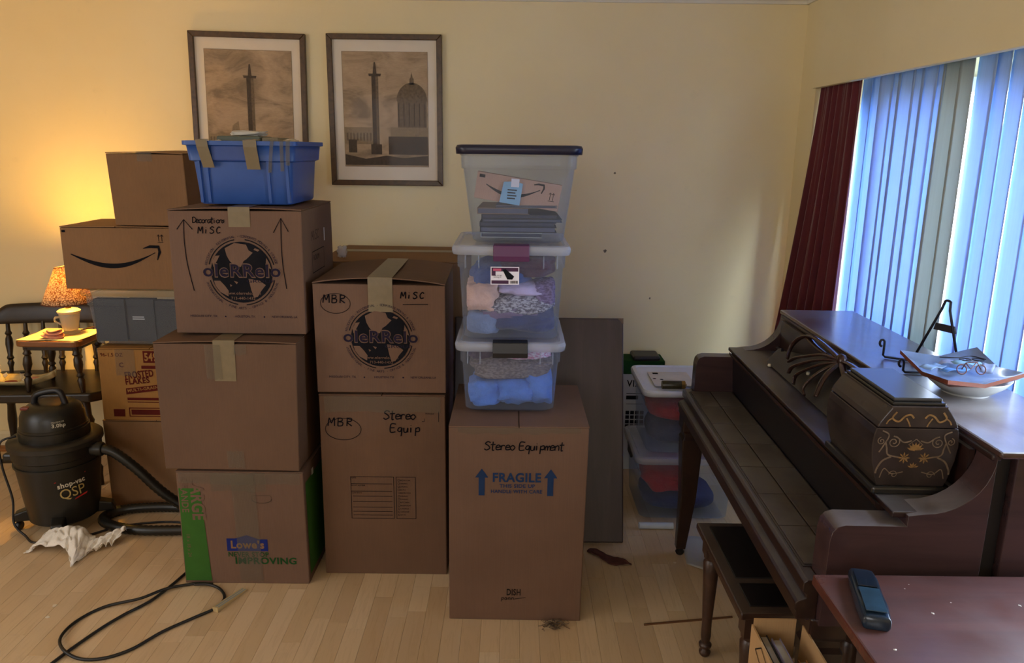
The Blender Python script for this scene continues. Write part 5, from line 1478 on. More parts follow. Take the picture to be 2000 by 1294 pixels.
for k in range(26):
    x_, y_ = random.uniform(0.68, 1.2), random.uniform(0.85, 1.41); r_ = random.uniform(0.0015, 0.0045)
    mb.add([(x_ + r_ * random.uniform(.4, 1.4) * cos(a), y_ + r_ * random.uniform(.4, 1.4) * sin(a), tz + 0.0004) for a in (0.3, 1.8, 3.4, 5.0)] + [(x_, y_, tz + r_ * 0.5)], [(0, 1, 4), (1, 2, 4), (2, 3, 4), (3, 0, 4)])
o = ob('paper_crumbs', mb, plain('white_crumbs', srgb(214, 212, 210), 0.8))
o['kind'] = 'stuff'; tag(o, 'white paper crumbs scattered over the dusty red-brown table', 'crumbs')

# ------------------------------------------------------------------ narrow open carton of books in the foreground
fx0, fx1, fy0, fy1, fz = 0.556, 0.660, 1.25, 1.556, 0.550
FDX, FDY, FDZ = -0.042, -0.109, 0.088
fb = thing('open_carton', 'narrow open carton of books on the floor beside the red-brown table', 'box', (0.652, 1.5, 0))
M_CARDW = cardboard('pale_kraft_cardboard', srgb(186, 150, 106))
ob('wall_panel', MB().box(fx0, fx0 + 0.004, fy0, fy1, 0, fz - 0.012), M_CARDW, fb)
ob('wall_panel', MB().hexa([(fx1 - 0.004, fy0, 0), (fx1, fy0, 0), (fx1, fy1, 0), (fx1 - 0.004, fy1, 0)], [(fx1 + 0.004, fy0, fz), (fx1 + 0.008, fy0, fz), (fx1 + 0.008, fy1 - 0.02, fz), (fx1 + 0.004, fy1 - 0.02, fz)]), M_CARDW, fb)
ob('wall_panel', MB().box(fx0 + 0.004, fx1 - 0.004, fy1 - 0.004, fy1, 0, fz + 0.004), M_CARDW, fb)
ob('wall_panel', MB().box(fx0 + 0.004, fx1 - 0.004, fy0, fy0 + 0.004, 0, fz - 0.01), M_CARDW, fb)
ob('floor_panel', MB().box(fx0 + 0.004, fx1 - 0.004, fy0 + 0.004, fy1 - 0.004, 0.002, 0.006), M_CARDW, fb)
d = D2(); d.rect(fy0 + 0.03, fy1 - 0.04, 0.05, 0.458); d.lay('navy_print', M_NAVY, fb, lambda u, v: (fx0 - 0.0012 - 0.652, u - 1.5, v))
d = D2(); cy_ = 1.46
d.stroke([(cy_ + 0.055, 0.503), (cy_ + 0.02, 0.530), (cy_ - 0.055, 0.503), (cy_ - 0.02, 0.474), (cy_ + 0.055, 0.503)], 0.003); d.lay('outline_print', INK(), fb, lambda u, v: (fx0 - 0.0016 - 0.652, u - 1.5, v))
g8 = 'books standing in the open carton'
bx = fx0 + 0.010
for k, (w_, top, col, lab_) in enumerate(((0.018, 0.528, (26, 24, 30), 'black book nearest the left wall of the open carton'), (0.020, 0.534, (120, 110, 128), 'grey-mauve book second from left in the open carton'), (0.022, 0.493, (116, 90, 76), 'brown book sitting lower in the middle of the open carton'), (0.018, 0.508, (168, 116, 60), 'orange-tan book nearest the right wall of the open carton'))):
    b_ = thing('book', lab_, 'book', (bx + w_ / 2, 1.40, 0.0065), group=g8)
    ob('cover', MB().box(bx, bx + 0.0018, 1.276, 1.531 - 0.02 * k, 0.007, top).box(bx + w_ - 0.0018, bx + w_, 1.276, 1.531 - 0.02 * k, 0.007, top).box(bx, bx + w_, 1.276, 1.279, 0.007, top), plain('book_cover_%d' % k, srgb(*col), 0.5), b_)
    ob('pages', MB().box(bx + 0.002, bx + w_ - 0.002, 1.280, 1.527 - 0.02 * k, 0.009, top - 0.003), plain('book_pages', srgb(150, 140, 126), 0.8), b_)
    bx += w_ + 0.003
# ------------------------------------------------------------------ left corner: low-back wooden chair, stool, lamp
M_DKW = wood('black_brown_wood', srgb(28, 21, 14), srgb(46, 34, 22), (10, 1, 10), 0.36, scale=2.5)
CH = thing('wooden_chair', 'dark low-back wooden chair with turned spindles, holding the stool and lamp', 'chair', (-2.275, 3.59, 0), 0.08)
def turned(mb, p0, p1, prof, n=12):
    """turned baluster from p0 to p1; prof: (position 0..1, radius)"""
    p0, p1 = Vector(p0), Vector(p1); t = (p1 - p0).normalized()
    u = t.cross(Vector((1, 0, 0)) if abs(t.x) < 0.9 else Vector((0, 1, 0))).normalized(); w_ = t.cross(u)
    loops = []
    for a, r in prof:
        c = p0 + (p1 - p0) * a
        loops.append([tuple(c + u * r * cos(2 * pi * i / n) + w_ * r * sin(2 * pi * i / n)) for i in range(n)])
    return mb.loft(loops, True, True, True)
seat = [(-0.34, -0.18), (-0.30, -0.215), (0.30, -0.215), (0.34, -0.18), (0.345, 0.12), (0.30, 0.19), (0.20, 0.205), (-0.20, 0.205), (-0.30, 0.19), (-0.345, 0.12)]
ob('seat', MB().prism(seat, 'z', 0.415, 0.460), M_DKW, CH, local=True, bevel=0.010, seg=3)
SPROF = [(0, .009), (.10, .010), (.18, .016), (.24, .010), (.28, .017), (.34, .011), (.55, .018), (.66, .016), (.72, .010), (.76, .017), (.82, .010), (1, .009)]
for k in range(7):
    xx = -0.255 + 0.085 * k
    mb = MB(); turned(mb, (xx * 0.98, 0.170, 0.458), (xx, 0.205, 0.715), SPROF)
    ob('spindle', mb, M_DKW, CH, local=True, smooth='auto')
mb = MB()
def crest(u, v):
    x = -0.33 + 0.66 * u
    e = abs(2 * u - 1)
    h0 = 0.705 + 0.0 * e; h1 = 0.800 + 0.010 * (1 - e) - 0.070 * max(0, (e - 0.72) / 0.28) ** 1.6
    a = 2 * pi * v
    yc = 0.206 - 0.04 * e * e
    return (x, yc + 0.012 * cos(a) + (0.02 * (sin(a) + 1) / 2), (h0 + h1) / 2 + (h1 - h0) / 2 * math.copysign(abs(sin(a)) ** 0.7, sin(a)))
mb.grid(crest, 40, 14)
mb.f.append(tuple(j * 41 for j in range(14))); mb.f.append(tuple(j * 41 + 40 for j in range(13, -1, -1)))
ob('crest_rail', mb, M_DKW, CH, local=True, smooth='auto')
for sx in (-1, 1):
    for sy, yy in ((-1, -0.15), (1, 0.13)):
        mb = MB(); turned(mb, (sx * 0.30, yy + sy * 0.055, 0.0), (sx * 0.245, yy, 0.420), [(0, .012), (.12, .015), (.2, .021), (.24, .014), (.5, .022), (.7, .018), (.74, .024), (.8, .016), (1, .020)])
        ob('leg', mb, M_DKW, CH, local=True, smooth='auto')
mb = MB(); mb.tube([(-0.285, -0.18, 0.12), (0.285, -0.18, 0.12)], 0.011, 10)
ob('stretcher', mb, M_DKW, CH, local=True, smooth=True)

M_DKS = wood('dark_stool_wood', srgb(34, 24, 16), srgb(52, 38, 25), (1, 10, 10), 0.34, scale=2.5)
M_STT = wood('worn_stool_top', srgb(112, 66, 26), srgb(150, 94, 44), (1, 10, 10), 0.4, scale=2.5)
ST = thing('small_stool', 'small dark stool with turned legs standing on the chair seat under the lamp', 'stool', (-2.125, 3.515, 0.461), 0.0)
ob('stool_top', MB().prism([(p[0], p[1]) for p in rrect(0.300, 0.260, 0.035, 5)], 'z', 0.222, 0.250), M_STT, ST, local=True, bevel=0.006)
ob('stool_apron', MB().box(-0.125, 0.125, -0.105, 0.105, 0.200, 0.222), M_DKS, ST, local=True, bevel=0.004)
for sx in (-1, 1):
    for sy in (-1, 1):
        mb = MB(); turned(mb, (sx * 0.128, sy * 0.098, 0.0), (sx * 0.112, sy * 0.092, 0.212), [(0, .009), (.10, .012), (.28, .017), (.34, .010), (.38, .018), (.44, .011), (.62, .020), (.76, .017), (.82, .011), (.86, .019), (.92, .013), (1, .017)])
        ob('leg', mb, M_DKS, ST, local=True, smooth='auto')
ztop = 0.711
# cream doily draped on the stool
mb = MB()
def doily(u, v):
    x = -2.268 + 0.285 * u; y = 3.393 + 0.235 * v
    edge = min(u, v, 1 - u, 1 - v)
    n_ = noise.noise(Vector((x * 14, y * 14, 2)))
    return (x + 0.008 * n_ * (1 if edge < 0.1 else 0.3) + 0.012 * sin(v * 3), y + 0.012 * noise.noise(Vector((x * 11, 5, y * 11))), ztop + 0.0035 + 0.0030 * max(-0.6, n_))
mb.grid(doily, 26, 22)
tag(ob('doily', mb, plain('cream_linen', srgb(226, 208, 160), 0.9, var=0.08, scale=60), smooth=True, solid=0.0015, normals=False), 'cream cloth doily lying on the small stool under the lamp', 'doily')
# lamp
LX, LY = -2.088, 3.535
LP = thing('table_lamp', 'glass pitcher lamp with a leopard-print shade, lit, on the small stool', 'lamp', (LX, LY, ztop + 0.008))
z0 = ztop + 0.008
M_LGL = clear('lamp_glass', (0.95, 0.92, 0.80), 0.30, 0.08, 0.08)
def R_(prof, n=26, cap=False):
    return MB().lathe(prof, (LX, LY, z0), n, cap=cap)
ob('glass_foot', R_([(0.0, 0.0), (0.040, 0.0), (0.042, 0.006), (0.030, 0.012), (0.0, 0.013)], cap=False), M_LGL, LP, smooth='auto')
gb = ob('glass_pitcher', R_([(0.028, 0.012), (0.034, 0.020), (0.038, 0.050), (0.044, 0.090), (0.040, 0.098)]), M_LGL, LP, smooth=True, solid=0.003)
mb = MB(); mb.tube(bez([(LX - 0.042, LY - 0.01, z0 + 0.075), (LX - 0.062, LY - 0.012, z0 + 0.072), (LX - 0.064, LY - 0.012, z0 + 0.056), (LX - 0.050, LY - 0.01, z0 + 0.046), (LX - 0.038, LY - 0.01, z0 + 0.040)], 6), 0.0045, 8)
ob('pitcher_handle', mb, M_LGL, LP, smooth=True)
ob('ceramic_cap', R_([(0.0, 0.094), (0.044, 0.094), (0.050, 0.099), (0.050, 0.106), (0.040, 0.113), (0.022, 0.118), (0.0, 0.118)]), plain('cream_ceramic', srgb(222, 206, 160), 0.35), LP, smooth='auto')
ob('socket', R_([(0.0, 0.118), (0.012, 0.118), (0.012, 0.165), (0.016, 0.168), (0.016, 0.222), (0.0, 0.222)]), plain('brass_socket', srgb(150, 120, 60), 0.3, 0.9), LP, smooth='auto')
def shade_mat():
    m = bpy.data.materials.new('leopard_print_shade')
    m.use_nodes = True
    nt = m.node_tree; N = nt.nodes; L = nt.links; N.clear()
    out = N.new('ShaderNodeOutputMaterial')
    v = coords(N, L, (1, 1, 1))
    vo = N.new('ShaderNodeTexVoronoi'); vo.feature = 'DISTANCE_TO_EDGE'; vo.inputs['Scale'].default_value = 95
    nz = N.new('ShaderNodeTexNoise'); nz.inputs['Scale'].default_value = 60
    L.new(v, nz.inputs['Vector'])
    mx = N.new('ShaderNodeMix'); mx.data_type = 'VECTOR'; mx.inputs[0].default_value = 0.02
    L.new(v, mx.inputs[4]); L.new(nz.outputs['Color'], mx.inputs[5])
    L.new(mx.outputs[1], vo.inputs['Vector'])
    c = ramp(N, L, vo.outputs['Distance'], [(0.05, srgb(120, 78, 34)), (0.12, srgb(250, 236, 200))])
    df = N.new('ShaderNodeBsdfDiffuse'); tl = N.new('ShaderNodeBsdfTranslucent')
    L.new(c, df.inputs[0]); L.new(c, tl.inputs[0])
    h = N.new('ShaderNodeMixShader'); h.inputs[0].default_value = 0.55
    L.new(df.outputs[0], h.inputs[1]); L.new(tl.outputs[0], h.inputs[2]); L.new(h.outputs[0], out.inputs[0])
    return m
M_SH = shade_mat()
sx_ = 0.022                      # the shade leans a little
mb = MB()
prof = [(0.108, 0.146), (0.095, 0.185), (0.072, 0.252), (0.050, 0.318)]
loops = [[(LX + r * cos(2 * pi * i / 40) + sx_ * (hh - 0.146) / 0.172 * 0.6, LY + r * sin(2 * pi * i / 40), z0 + hh + 0.010 * cos(2 * pi * i / 40) * (hh - 0.146) / 0.172) for i in range(40)] for r, hh in prof]
mb.loft(loops)
sh_ = ob('lamp_shade', mb, M_SH, LP, smooth=True, solid=0.001)
mb = MB(); mb.tube(loops[0], 0.0028, 6, closed=True)
ob('lower_trim', mb, plain('brown_shade_trim', srgb(96, 46, 24), 0.8), sh_, smooth=True)
mb = MB(); mb.tube(loops[-1], 0.0022, 6, closed=True)
ob('upper_trim', mb, MATS['brown_shade_trim'], sh_, smooth=True)
BZ = z0 + 0.262
def bulb_mat():
    m, nt, N, L, B = _nt('glowing_bulb')
    B.inputs['Base Color'].default_value = (1, 0.9, 0.7, 1)
    B.inputs['Emission Color'].default_value = (1.0, 0.50, 0.07, 1)
    B.inputs['Emission Strength'].default_value = LAMP_BULB
    return m
ob('bulb', MB().lathe([(0.0, 0.0), (0.010, 0.0), (0.014, 0.020), (0.027, 0.045), (0.030, 0.062), (0.024, 0.080), (0.0, 0.090)], (LX + 0.010, LY, z0 + 0.222), 20, cap=False), bulb_mat(), LP, smooth=True)
mb = MB(); mb.tube(bez([(LX + 0.03, LY + 0.03, z0 + 0.004), (-2.02, 3.655, ztop + 0.006), (-2.02, 3.69, 0.62), (-2.03, 3.72, 0.50), (-2.02, 3.77, 0.40), (-2.0, 3.80, 0.05)], 6), 0.003, 6)
ob('cord', mb, plain('brown_cord', srgb(70, 44, 26), 0.6), LP, smooth=True)
# pink napkins on the doily
pk = thing('napkin_dish', 'pink folded napkins in a shallow dish in front of the lamp base', 'napkins', (-2.122, 3.440, ztop + 0.006))
M_PINK = plain('faded_pink_cloth', srgb(222, 150, 120), 0.85, var=0.12, scale=40)
zc = ztop + 0.007
for k, (rx, ry, zz_, hh_) in enumerate(((0.052, 0.036, 0.0, 0.016), (0.046, 0.030, 0.017, 0.012), (0.034, 0.026, 0.030, 0.010))):
    mb = MB(); seedv = Vector((k * 4.1, 2, 1))
    def fn(u, v):
        a = 2 * pi * u; b = pi * (v - .5)
        w_ = 1 + 0.10 * noise.noise(Vector((cos(a) * 2, sin(a) * 2, b)) + seedv)
        return (-2.118 + 0.006 * k + rx * cos(a) * abs(cos(b)) ** 0.5 * w_, 3.435 + ry * sin(a) * abs(cos(b)) ** 0.5 * w_, zc + zz_ + hh_ / 2 + hh_ / 2 * sin(b) + 0.004 * sin(2 * a + k))
    mb.grid(fn, 28, 8)
    ob('napkin', mb, M_PINK, pk, smooth=True)
# leaf-shaped tray of trinkets on the chair seat
TR = thing('leaf_tray', 'long leaf-shaped cream tray of trinkets on the chair seat beside the stool', 'tray', (-2.40, 3.512, 0.461))
def leaf(u, v, e=0.0):
    x = -2.66 + 0.485 * u
    wd = 0.082 * sin(pi * min(1, max(0.0, u * 0.96 + 0.02))) ** 0.7
    t = 2 * v - 1
    z = 0.466 + 0.030 * t * t + 0.045 * max(0, (u - 0.7) / 0.3) ** 2 + 0.045 * max(0, (0.3 - u) / 0.3) ** 2
    return (x, 3.512 + wd * t * 0.85, z + e)
mb = MB(); mb.grid(leaf, 30, 10)
ob('dish', mb, plain('cream_woven_tray', srgb(206, 184, 132), 0.6, var=0.15, scale=40), TR, smooth=True, solid=0.005, normals=False)
g9 = 'trinkets in the leaf-shaped tray'
fg = thing('angel_figurine', 'small white angel figurine standing in the leaf-shaped tray', 'figurine', (-2.452, 3.520, 0.472), group=g9)
M_FIG = plain('ivory_bisque', srgb(224, 210, 176), 0.5)
f0 = (-2.452, 3.520, 0.472)
ob('robe', MB().lathe([(0.0, 0.0), (0.026, 0.0), (0.024, 0.012), (0.014, 0.034), (0.010, 0.046), (0.0, 0.048)], f0, 16), M_FIG, fg, smooth='auto')
ob('head', MB().lathe([(0.0, 0.044), (0.008, 0.047), (0.011, 0.055), (0.009, 0.064), (0.0, 0.068)], f0, 14), M_FIG, fg, smooth=True)
for sx in (-1, 1):
    mb = MB(); mb.add([(f0[0] + sx * 0.004, f0[1] + 0.008, f0[2] + 0.030), (f0[0] + sx * 0.030, f0[1] + 0.012, f0[2] + 0.048), (f0[0] + sx * 0.034, f0[1] + 0.012, f0[2] + 0.034), (f0[0] + sx * 0.022, f0[1] + 0.010, f0[2] + 0.020)], [(0, 1, 2, 3)])
    ob('wing', mb, M_FIG, fg, solid=0.004, bevel=0.0015)
mb = MB(); mb.tube([(f0[0] + 0.011 * cos(2 * pi * k / 14), f0[1] + 0.004, f0[2] + 0.078 + 0.008 * sin(2 * pi * k / 14)) for k in range(14)], 0.0022, 6, closed=True)
ob('halo', mb, M_FIG, fg, smooth=True)
def pebble(name, label, cat, c, s, mat, seed):
    return lump(name, label, cat, c, s, mat, seed, group=g9, nu=20, nv=12, fold=0.10, exp=0.9)
pebble('soap_bar', 'pink-orange soap lying at the right of the leaf-shaped tray', 'soap', (-2.275, 3.512, 0.492), (0.026, 0.018, 0.013), M_PINK, 61)
pebble('trinket_pouch', 'cream pouch beside the soap in the leaf-shaped tray', 'pouch', (-2.318, 3.525, 0.486), (0.024, 0.03, 0.012), M_FIG, 62)
pebble('sachet', 'red flat sachet in the middle of the leaf-shaped tray', 'sachet', (-2.375, 3.485, 0.486), (0.030, 0.018, 0.006), plain('dull_red_cloth', srgb(150, 50, 34), 0.8), 63)
pebble('bead_bundle', 'dark brown beaded bundle at the left of the leaf-shaped tray', 'beads', (-2.468, 3.485, 0.490), (0.036, 0.024, 0.016), plain('brown_beads', srgb(92, 60, 50), 0.4, var=0.6, scale=160, bmp=1.0, bscale=180), 64)
jr = thing('glass_jar', 'small clear glass jar with a dark lid in the leaf-shaped tray', 'jar', (-2.350, 3.540, 0.478), group=g9)
ob('glass', MB().lathe([(0.0, 0.0), (0.012, 0.0), (0.013, 0.004), (0.013, 0.034), (0.009, 0.038)], (-2.350, 3.540, 0.478), 16, cap=False), M_LGL, jr, smooth='auto')
ob('lid', MB().lathe([(0.0, 0.036), (0.011, 0.036), (0.011, 0.044), (0.0, 0.045)], (-2.350, 3.540, 0.478), 16), M_BLACKP, jr, smooth='auto')

# ------------------------------------------------------------------ shop vacuum with hose and cord
M_VAC = plain('black_vac_plastic', srgb(24, 23, 19), 0.36, var=0.12, scale=20)
VX, VY = -1.905, 3.02
V = thing('shop_vacuum', 'black wet-dry vacuum on casters with its hose coiled beside the plain box', 'vacuum', (VX, VY, 0))
def RV(prof, n=40, cap=True): return MB().lathe(prof, (VX, VY, 0), n, cap=cap)
ob('tank', RV([(0.0, 0.045), (0.120, 0.045), (0.134, 0.055), (0.145, 0.15), (0.160, 0.300), (0.162, 0.330), (0.168, 0.335), (0.168, 0.385), (0.0, 0.385)]), M_VAC, V, smooth='auto')
ob('lid', RV([(0.172, 0.376), (0.178, 0.380), (0.178, 0.398), (0.172, 0.404), (0.135, 0.408), (0.0, 0.408)], cap=False), plain('grey_black_vac_rim', srgb(36, 33, 28), 0.42), V, smooth='auto')
mh = ob('motor_housing', RV([(0.0, 0.404), (0.132, 0.404), (0.132, 0.446), (0.127, 0.448), (0.127, 0.456), (0.124, 0.458), (0.120, 0.500), (0.108, 0.528), (0.085, 0.546), (0.055, 0.552), (0.0, 0.553)]), M_VAC, V, smooth='auto')
mb = MB(); q = bez([(VX - 0.062, VY - 0.015, 0.535), (VX - 0.056, VY - 0.015, 0.572), (VX - 0.035, VY - 0.015, 0.590), (VX + 0.020, VY - 0.01, 0.602), (VX + 0.048, VY - 0.01, 0.596), (VX + 0.060, VY - 0.01, 0.565), (VX + 0.066, VY - 0.01, 0.540)], 5)
mb.tube(q, 0.013, 10)
ob('carry_handle', mb, M_BLACKP, mh, smooth=True)
ob('switch', MB().box(VX - 0.085, VX - 0.05, VY - 0.075, VY - 0.05, 0.535, 0.547), plain('red_switch', srgb(110, 40, 24), 0.4), mh, bevel=0.003)
def cyl(r, a0, z0_):
    """map (u along the arc, v up) on a cylinder about the vacuum axis; a0 = centre angle"""
    return lambda u, v: (r * cos(a0 + u / r), r * sin(a0 + u / r), z0_ + v)
d = D2(); d.text('MAXIMUM', -0.022, 0.018, 0.007); d.text('3.0hp', -0.022, 0.0, 0.015, bold=0.03)
d.lay('power_lettering', plain('silver_lettering', srgb(190, 186, 170), 0.4), mh, cyl(0.1245, radians(-52), 0.475))
d = D2(); d.text('shop-vac', -0.055, 0.052, 0.021, width=0.105, bold=0.03, rot=0.10)
rr_ = 0.1575
d.lay('brand_lettering', plain('white_lettering', srgb(200, 192, 172), 0.5), V, cyl(rr_ , radians(-44), 0.172))
d = D2(); d.text('QSP', -0.048, 0.004, 0.042, width=0.095, rot=0.10)
d.lay('model_lettering', plain('gold_lettering', srgb(178, 156, 96), 0.4), V, cyl(rr_, radians(-44), 0.172))
d = D2(); d.poly([(-0.065, 0.078), (0.055, 0.096), (0.055, 0.100), (-0.065, 0.082)]); d.poly([(0.0, -0.008), (0.050, 0.004), (0.055, 0.012), (0.004, -0.001)])
d.lay('red_stripes', plain('red_stripe_print', srgb(170, 30, 28), 0.5), V, cyl(rr_, radians(-44), 0.172))
ob('side_grip', MB().box(VX - 0.205, VX - 0.150, VY - 0.05, VY + 0.03, 0.300, 0.335), M_VAC, V, bevel=0.010)
ob('drip_lip', RV([(0.150, 0.296), (0.166, 0.298), (0.166, 0.306), (0.155, 0.308)], cap=False), M_VAC, V, smooth='auto')
for k, a in enumerate((200, 290, 20, 110)):
    ca, sa = cos(radians(a)), sin(radians(a))
    p = lambda r, s, z: (VX + r * ca - s * sa, VY + r * sa + s * ca, z)
    ft_ = ob('caster_arm', MB().hexa([p(.10, -.030, .045), p(.195, -.022, .045), p(.195, .022, .045), p(.10, .030, .045)], [p(.10, -.030, .105), p(.185, -.022, .080), p(.185, .022, .080), p(.10, .030, .105)]), M_VAC, V, bevel=0.006)
    w0 = p(.175, 0, .020)
    mb = MB(); mb.lathe([(0.0, -0.010), (0.016, -0.010), (0.020, -0.006), (0.020, 0.006), (0.016, 0.010), (0.0, 0.010)], w0, 18, 'x')
    ob('caster_wheel', mb, M_BLACKP, ft_, smooth='auto')
    mb = MB(); mb.tube([(w0[0], w0[1], 0.03), (w0[0], w0[1], 0.05)], 0.006, 8)
    ob('caster_stem', mb, M_IRON, ft_, smooth=True)
ob('hose_port', MB().lathe([(0.0, 0.0), (0.030, 0.0), (0.030, 0.05), (0.026, 0.055), (0.0, 0.055)], (VX + 0.150, VY - 0.02, 0.352), 18, 'x'), M_VAC, V, smooth='auto')
path = bez([(VX + 0.19, VY - 0.02, 0.352), (-1.66, 3.005, 0.335), (-1.58, 3.02, 0.255), (-1.50, 3.04, 0.150), (-1.42, 3.06, 0.070), (-1.34, 3.06, 0.030), (-1.28, 3.02, 0.024), (-1.262, 2.97, 0.024), (-1.30, 2.935, 0.024), (-1.40, 2.925, 0.024), (-1.53, 2.922, 0.024), (-1.65, 2.945, 0.024), (-1.735, 3.00, 0.024), (-1.745, 3.06, 0.024), (-1.69, 3.110, 0.024), (-1.60, 3.130, 0.024), (-1.50, 3.135, 0.024), (-1.40, 3.125, 0.024)], 12)
mb = MB(); mb.tube(path, [0.021 + (0.0014 if k % 2 else -0.0014) for k in range(len(path))], 12)
ob('hose', mb, M_VAC, V, smooth=True)
mb = MB(); mb.tube([(-1.40, 3.125, 0.024), (-1.37, 3.120, 0.024), (-1.30, 3.11, 0.026)], [0.024, 0.026, 0.022], 12)
ob('hose_cuff', mb, plain('grey_black_vac_rim', (0.03, 0.03, 0.03)), V, smooth='auto')
mb = MB(); mb.tube(bez([(VX - 0.125, VY - 0.06, 0.42), (VX - 0.175, VY - 0.09, 0.40), (VX - 0.180, VY - 0.09, 0.30), (VX - 0.150, VY - 0.10, 0.16), (VX - 0.145, VY - 0.12, 0.06), (-2.00, 2.885, 0.012), (-1.93, 2.84, 0.006), (-1.80, 2.87, 0.006), (-1.66, 2.985, 0.006), (-1.50, 3.03, 0.006), (-1.36, 3.02, 0.006)], 8), 0.0045, 8)
ob('power_cord', mb, M_BLACKP, V, smooth=True)

# ------------------------------------------------------------------ on the floor: cloth, cords, shim, odds and ends
M_RAG = plain('white_cotton_rag', srgb(240, 234, 224), 0.9, var=0.04, scale=30, bmp=0.35, bscale=70)
mb = MB()
def rag(u, v):
    # u runs along the crumple from the left tip over the arch to the right tail, v across it (0 back hem, 1 front hem)
    P_ = [(-1.930, 2.860, 0.006), (-1.900, 2.880, 0.052), (-1.845, 2.890, 0.082), (-1.785, 2.880, 0.086), (-1.735, 2.862, 0.066), (-1.705, 2.858, 0.040), (-1.675, 2.880, 0.036), (-1.635, 2.915, 0.052), (-1.600, 2.935, 0.058)]
    t = u * (len(P_) - 1); k = min(int(t), len(P_) - 2); f = t - k; f = f * f * (3 - 2 * f) * 0.5 + f * 0.5
    c = Vector(P_[k]).lerp(Vector(P_[k + 1]), f)
    wd = 0.055 + 0.125 * math.exp(-((u - 0.52) / 0.13) ** 2) + 0.02 * sin(9 * u)
    if u > 0.8: wd *= 1 - 0.35 * (u - 0.8) / 0.2
    q = v - 0.25
    y = c.y - q * wd * 1.25
    drop = max(0, q) * (0.9 if 0.36 < u < 0.68 else 0.55) + max(0, -q) * 0.9
    z = c.z * max(0.0, 1 - drop * 1.05)
    x = c.x + 0.055 * max(0, q) * math.exp(-((u - 0.5) / 0.15) ** 2) * (1 - u) * 1.6 - 0.02 * max(0, q) * (1 if u < 0.25 else 0)
    n1 = noise.noise(Vector((u * 9, v * 3, 1.7))); n2 = noise.noise(Vector((u * 22, v * 6, 5.1)))
    fold = abs(noise.noise(Vector((u * 14 + 0.8 * v, v * 1.6, 3.3))))
    z += 0.014 * n1 * (1 - 0.5 * v) - 0.022 * max(0, 0.30 - fold) / 0.30 * (0.4 + 0.6 * v) + 0.005 * n2
    return (x + 0.012 + 0.008 * n2, y - 0.045 + 0.012 * n1, max(0.003 + 0.002 * (1 + n2), z))
mb.grid(rag, 110, 34)
tag(ob('cotton_rag', mb, M_RAG, smooth=True, solid=0.002, normals=False), 'crumpled white cotton rag on the floor in front of the vacuum', 'rag')
M_CORD = plain('black_rubber_cord', srgb(22, 22, 22), 0.45)
mb = MB(); mb.tube(bez([(-1.46, 1.95, 0.006), (-1.427, 2.105, 0.006), (-1.377, 2.259, 0.006), (-1.334, 2.352, 0.006), (-1.274, 2.452, 0.006), (-1.233, 2.612, 0.006), (-1.222, 2.72, 0.006)], 10), 0.0052, 8)
tag(ob('power_cord', mb, M_CORD, smooth=True), 'straight black power cord running past the green-banded box', 'cord', 'black cords on the floor')
Bp = [(-1.10, 2.552), (-1.168, 2.554), (-1.253, 2.508), (-1.315, 2.438), (-1.422, 2.402), (-1.474, 2.317), (-1.472, 2.221), (-1.427, 2.153), (-1.36, 2.121), (-1.284, 2.123), (-1.216, 2.17), (-1.158, 2.263), (-1.084, 2.345), (-1.034, 2.4), (-1.024, 2.463), (-1.060, 2.520), (-1.110, 2.540), (-1.16, 2.534)]
zb = [0.0055] * len(Bp); zb[2] = 0.012; zb[3] = 0.016; zb[6] = 0.012; zb[7] = 0.016; zb[-1] = 0.015; zb[-2] = 0.012
mb = MB(); mb.tube(bez([(p[0], p[1], z) for p, z in zip(Bp, zb)], 9), 0.0052, 8)
tag(ob('power_cord', mb, M_CORD, smooth=True), 'black power cord lying in a wide loop on the floor', 'cord', 'black cords on the floor')
shm = thing('wood_shim', 'pale wooden shim with blue-grey streaks on the floor by the cord loop', 'shim', (-1.0, 2.455, 0), -0.38)
ob('strip', MB().hexa([(-0.012, -0.075, 0.0), (0.012, -0.075, 0.0), (0.012, 0.075, 0.0), (-0.012, 0.075, 0.0)], [(-0.012, -0.075, 0.018), (0.012, -0.075, 0.018), (0.012, 0.075, 0.008), (-0.012, 0.075, 0.008)]), wood('pale_pine', srgb(176, 150, 104), srgb(200, 178, 130), (10, 1, 10), 0.6), shm, local=True, bevel=0.001)
for xx in (-0.004, 0.006):
    ob('blue_streak', MB().hexa([(xx, -0.068, 0.0172), (xx + 0.004, -0.068, 0.0172), (xx + 0.004, 0.07, 0.008), (xx, 0.07, 0.008)], [(xx, -0.068, 0.0180), (xx + 0.004, -0.068, 0.0180), (xx + 0.004, 0.07, 0.0088), (xx, 0.07, 0.0088)]), plain('blue_grey_streak', srgb(120, 142, 150), 0.7), shm, local=True)
lf_ = MB()
def redleaf(u, v):
    x = 0.315 + 0.165 * u; y = 2.826 - 0.108 * u + 0.030 * (2 * v - 1) * (sin(pi * min(1, u * 1.05)) ** 0.6 + 0.15) + 0.01 * sin(9 * u)
    return (x, y, 0.003 + 0.005 * abs(2 * v - 1) * (0.5 + 0.5 * sin(8 * u)) + 0.002 * sin(20 * u) ** 2)
lf_.grid(redleaf, 24, 6)
tag(ob('torn_strip', lf_, plain('dark_red_fabric', srgb(88, 46, 40), 0.8, var=0.3, scale=40), smooth=True, solid=0.002, normals=False), 'dark red torn strip lying on the floor at the foot of the table leaf', 'strip')
mb = MB(); mb.hexa([(0.466, 2.335, 0), (0.784, 2.386, 0), (0.784, 2.394, 0), (0.466, 2.343, 0)], [(0.466, 2.335, 0.004), (0.784, 2.386, 0.004), (0.784, 2.394, 0.004), (0.466, 2.343, 0.004)])
tag(ob('wood_lath', mb, wood('brown_lath', srgb(96, 62, 36), srgb(120, 80, 48), (1, 10, 10), 0.6)), 'thin brown wooden lath on the floor behind the bench leg', 'lath')
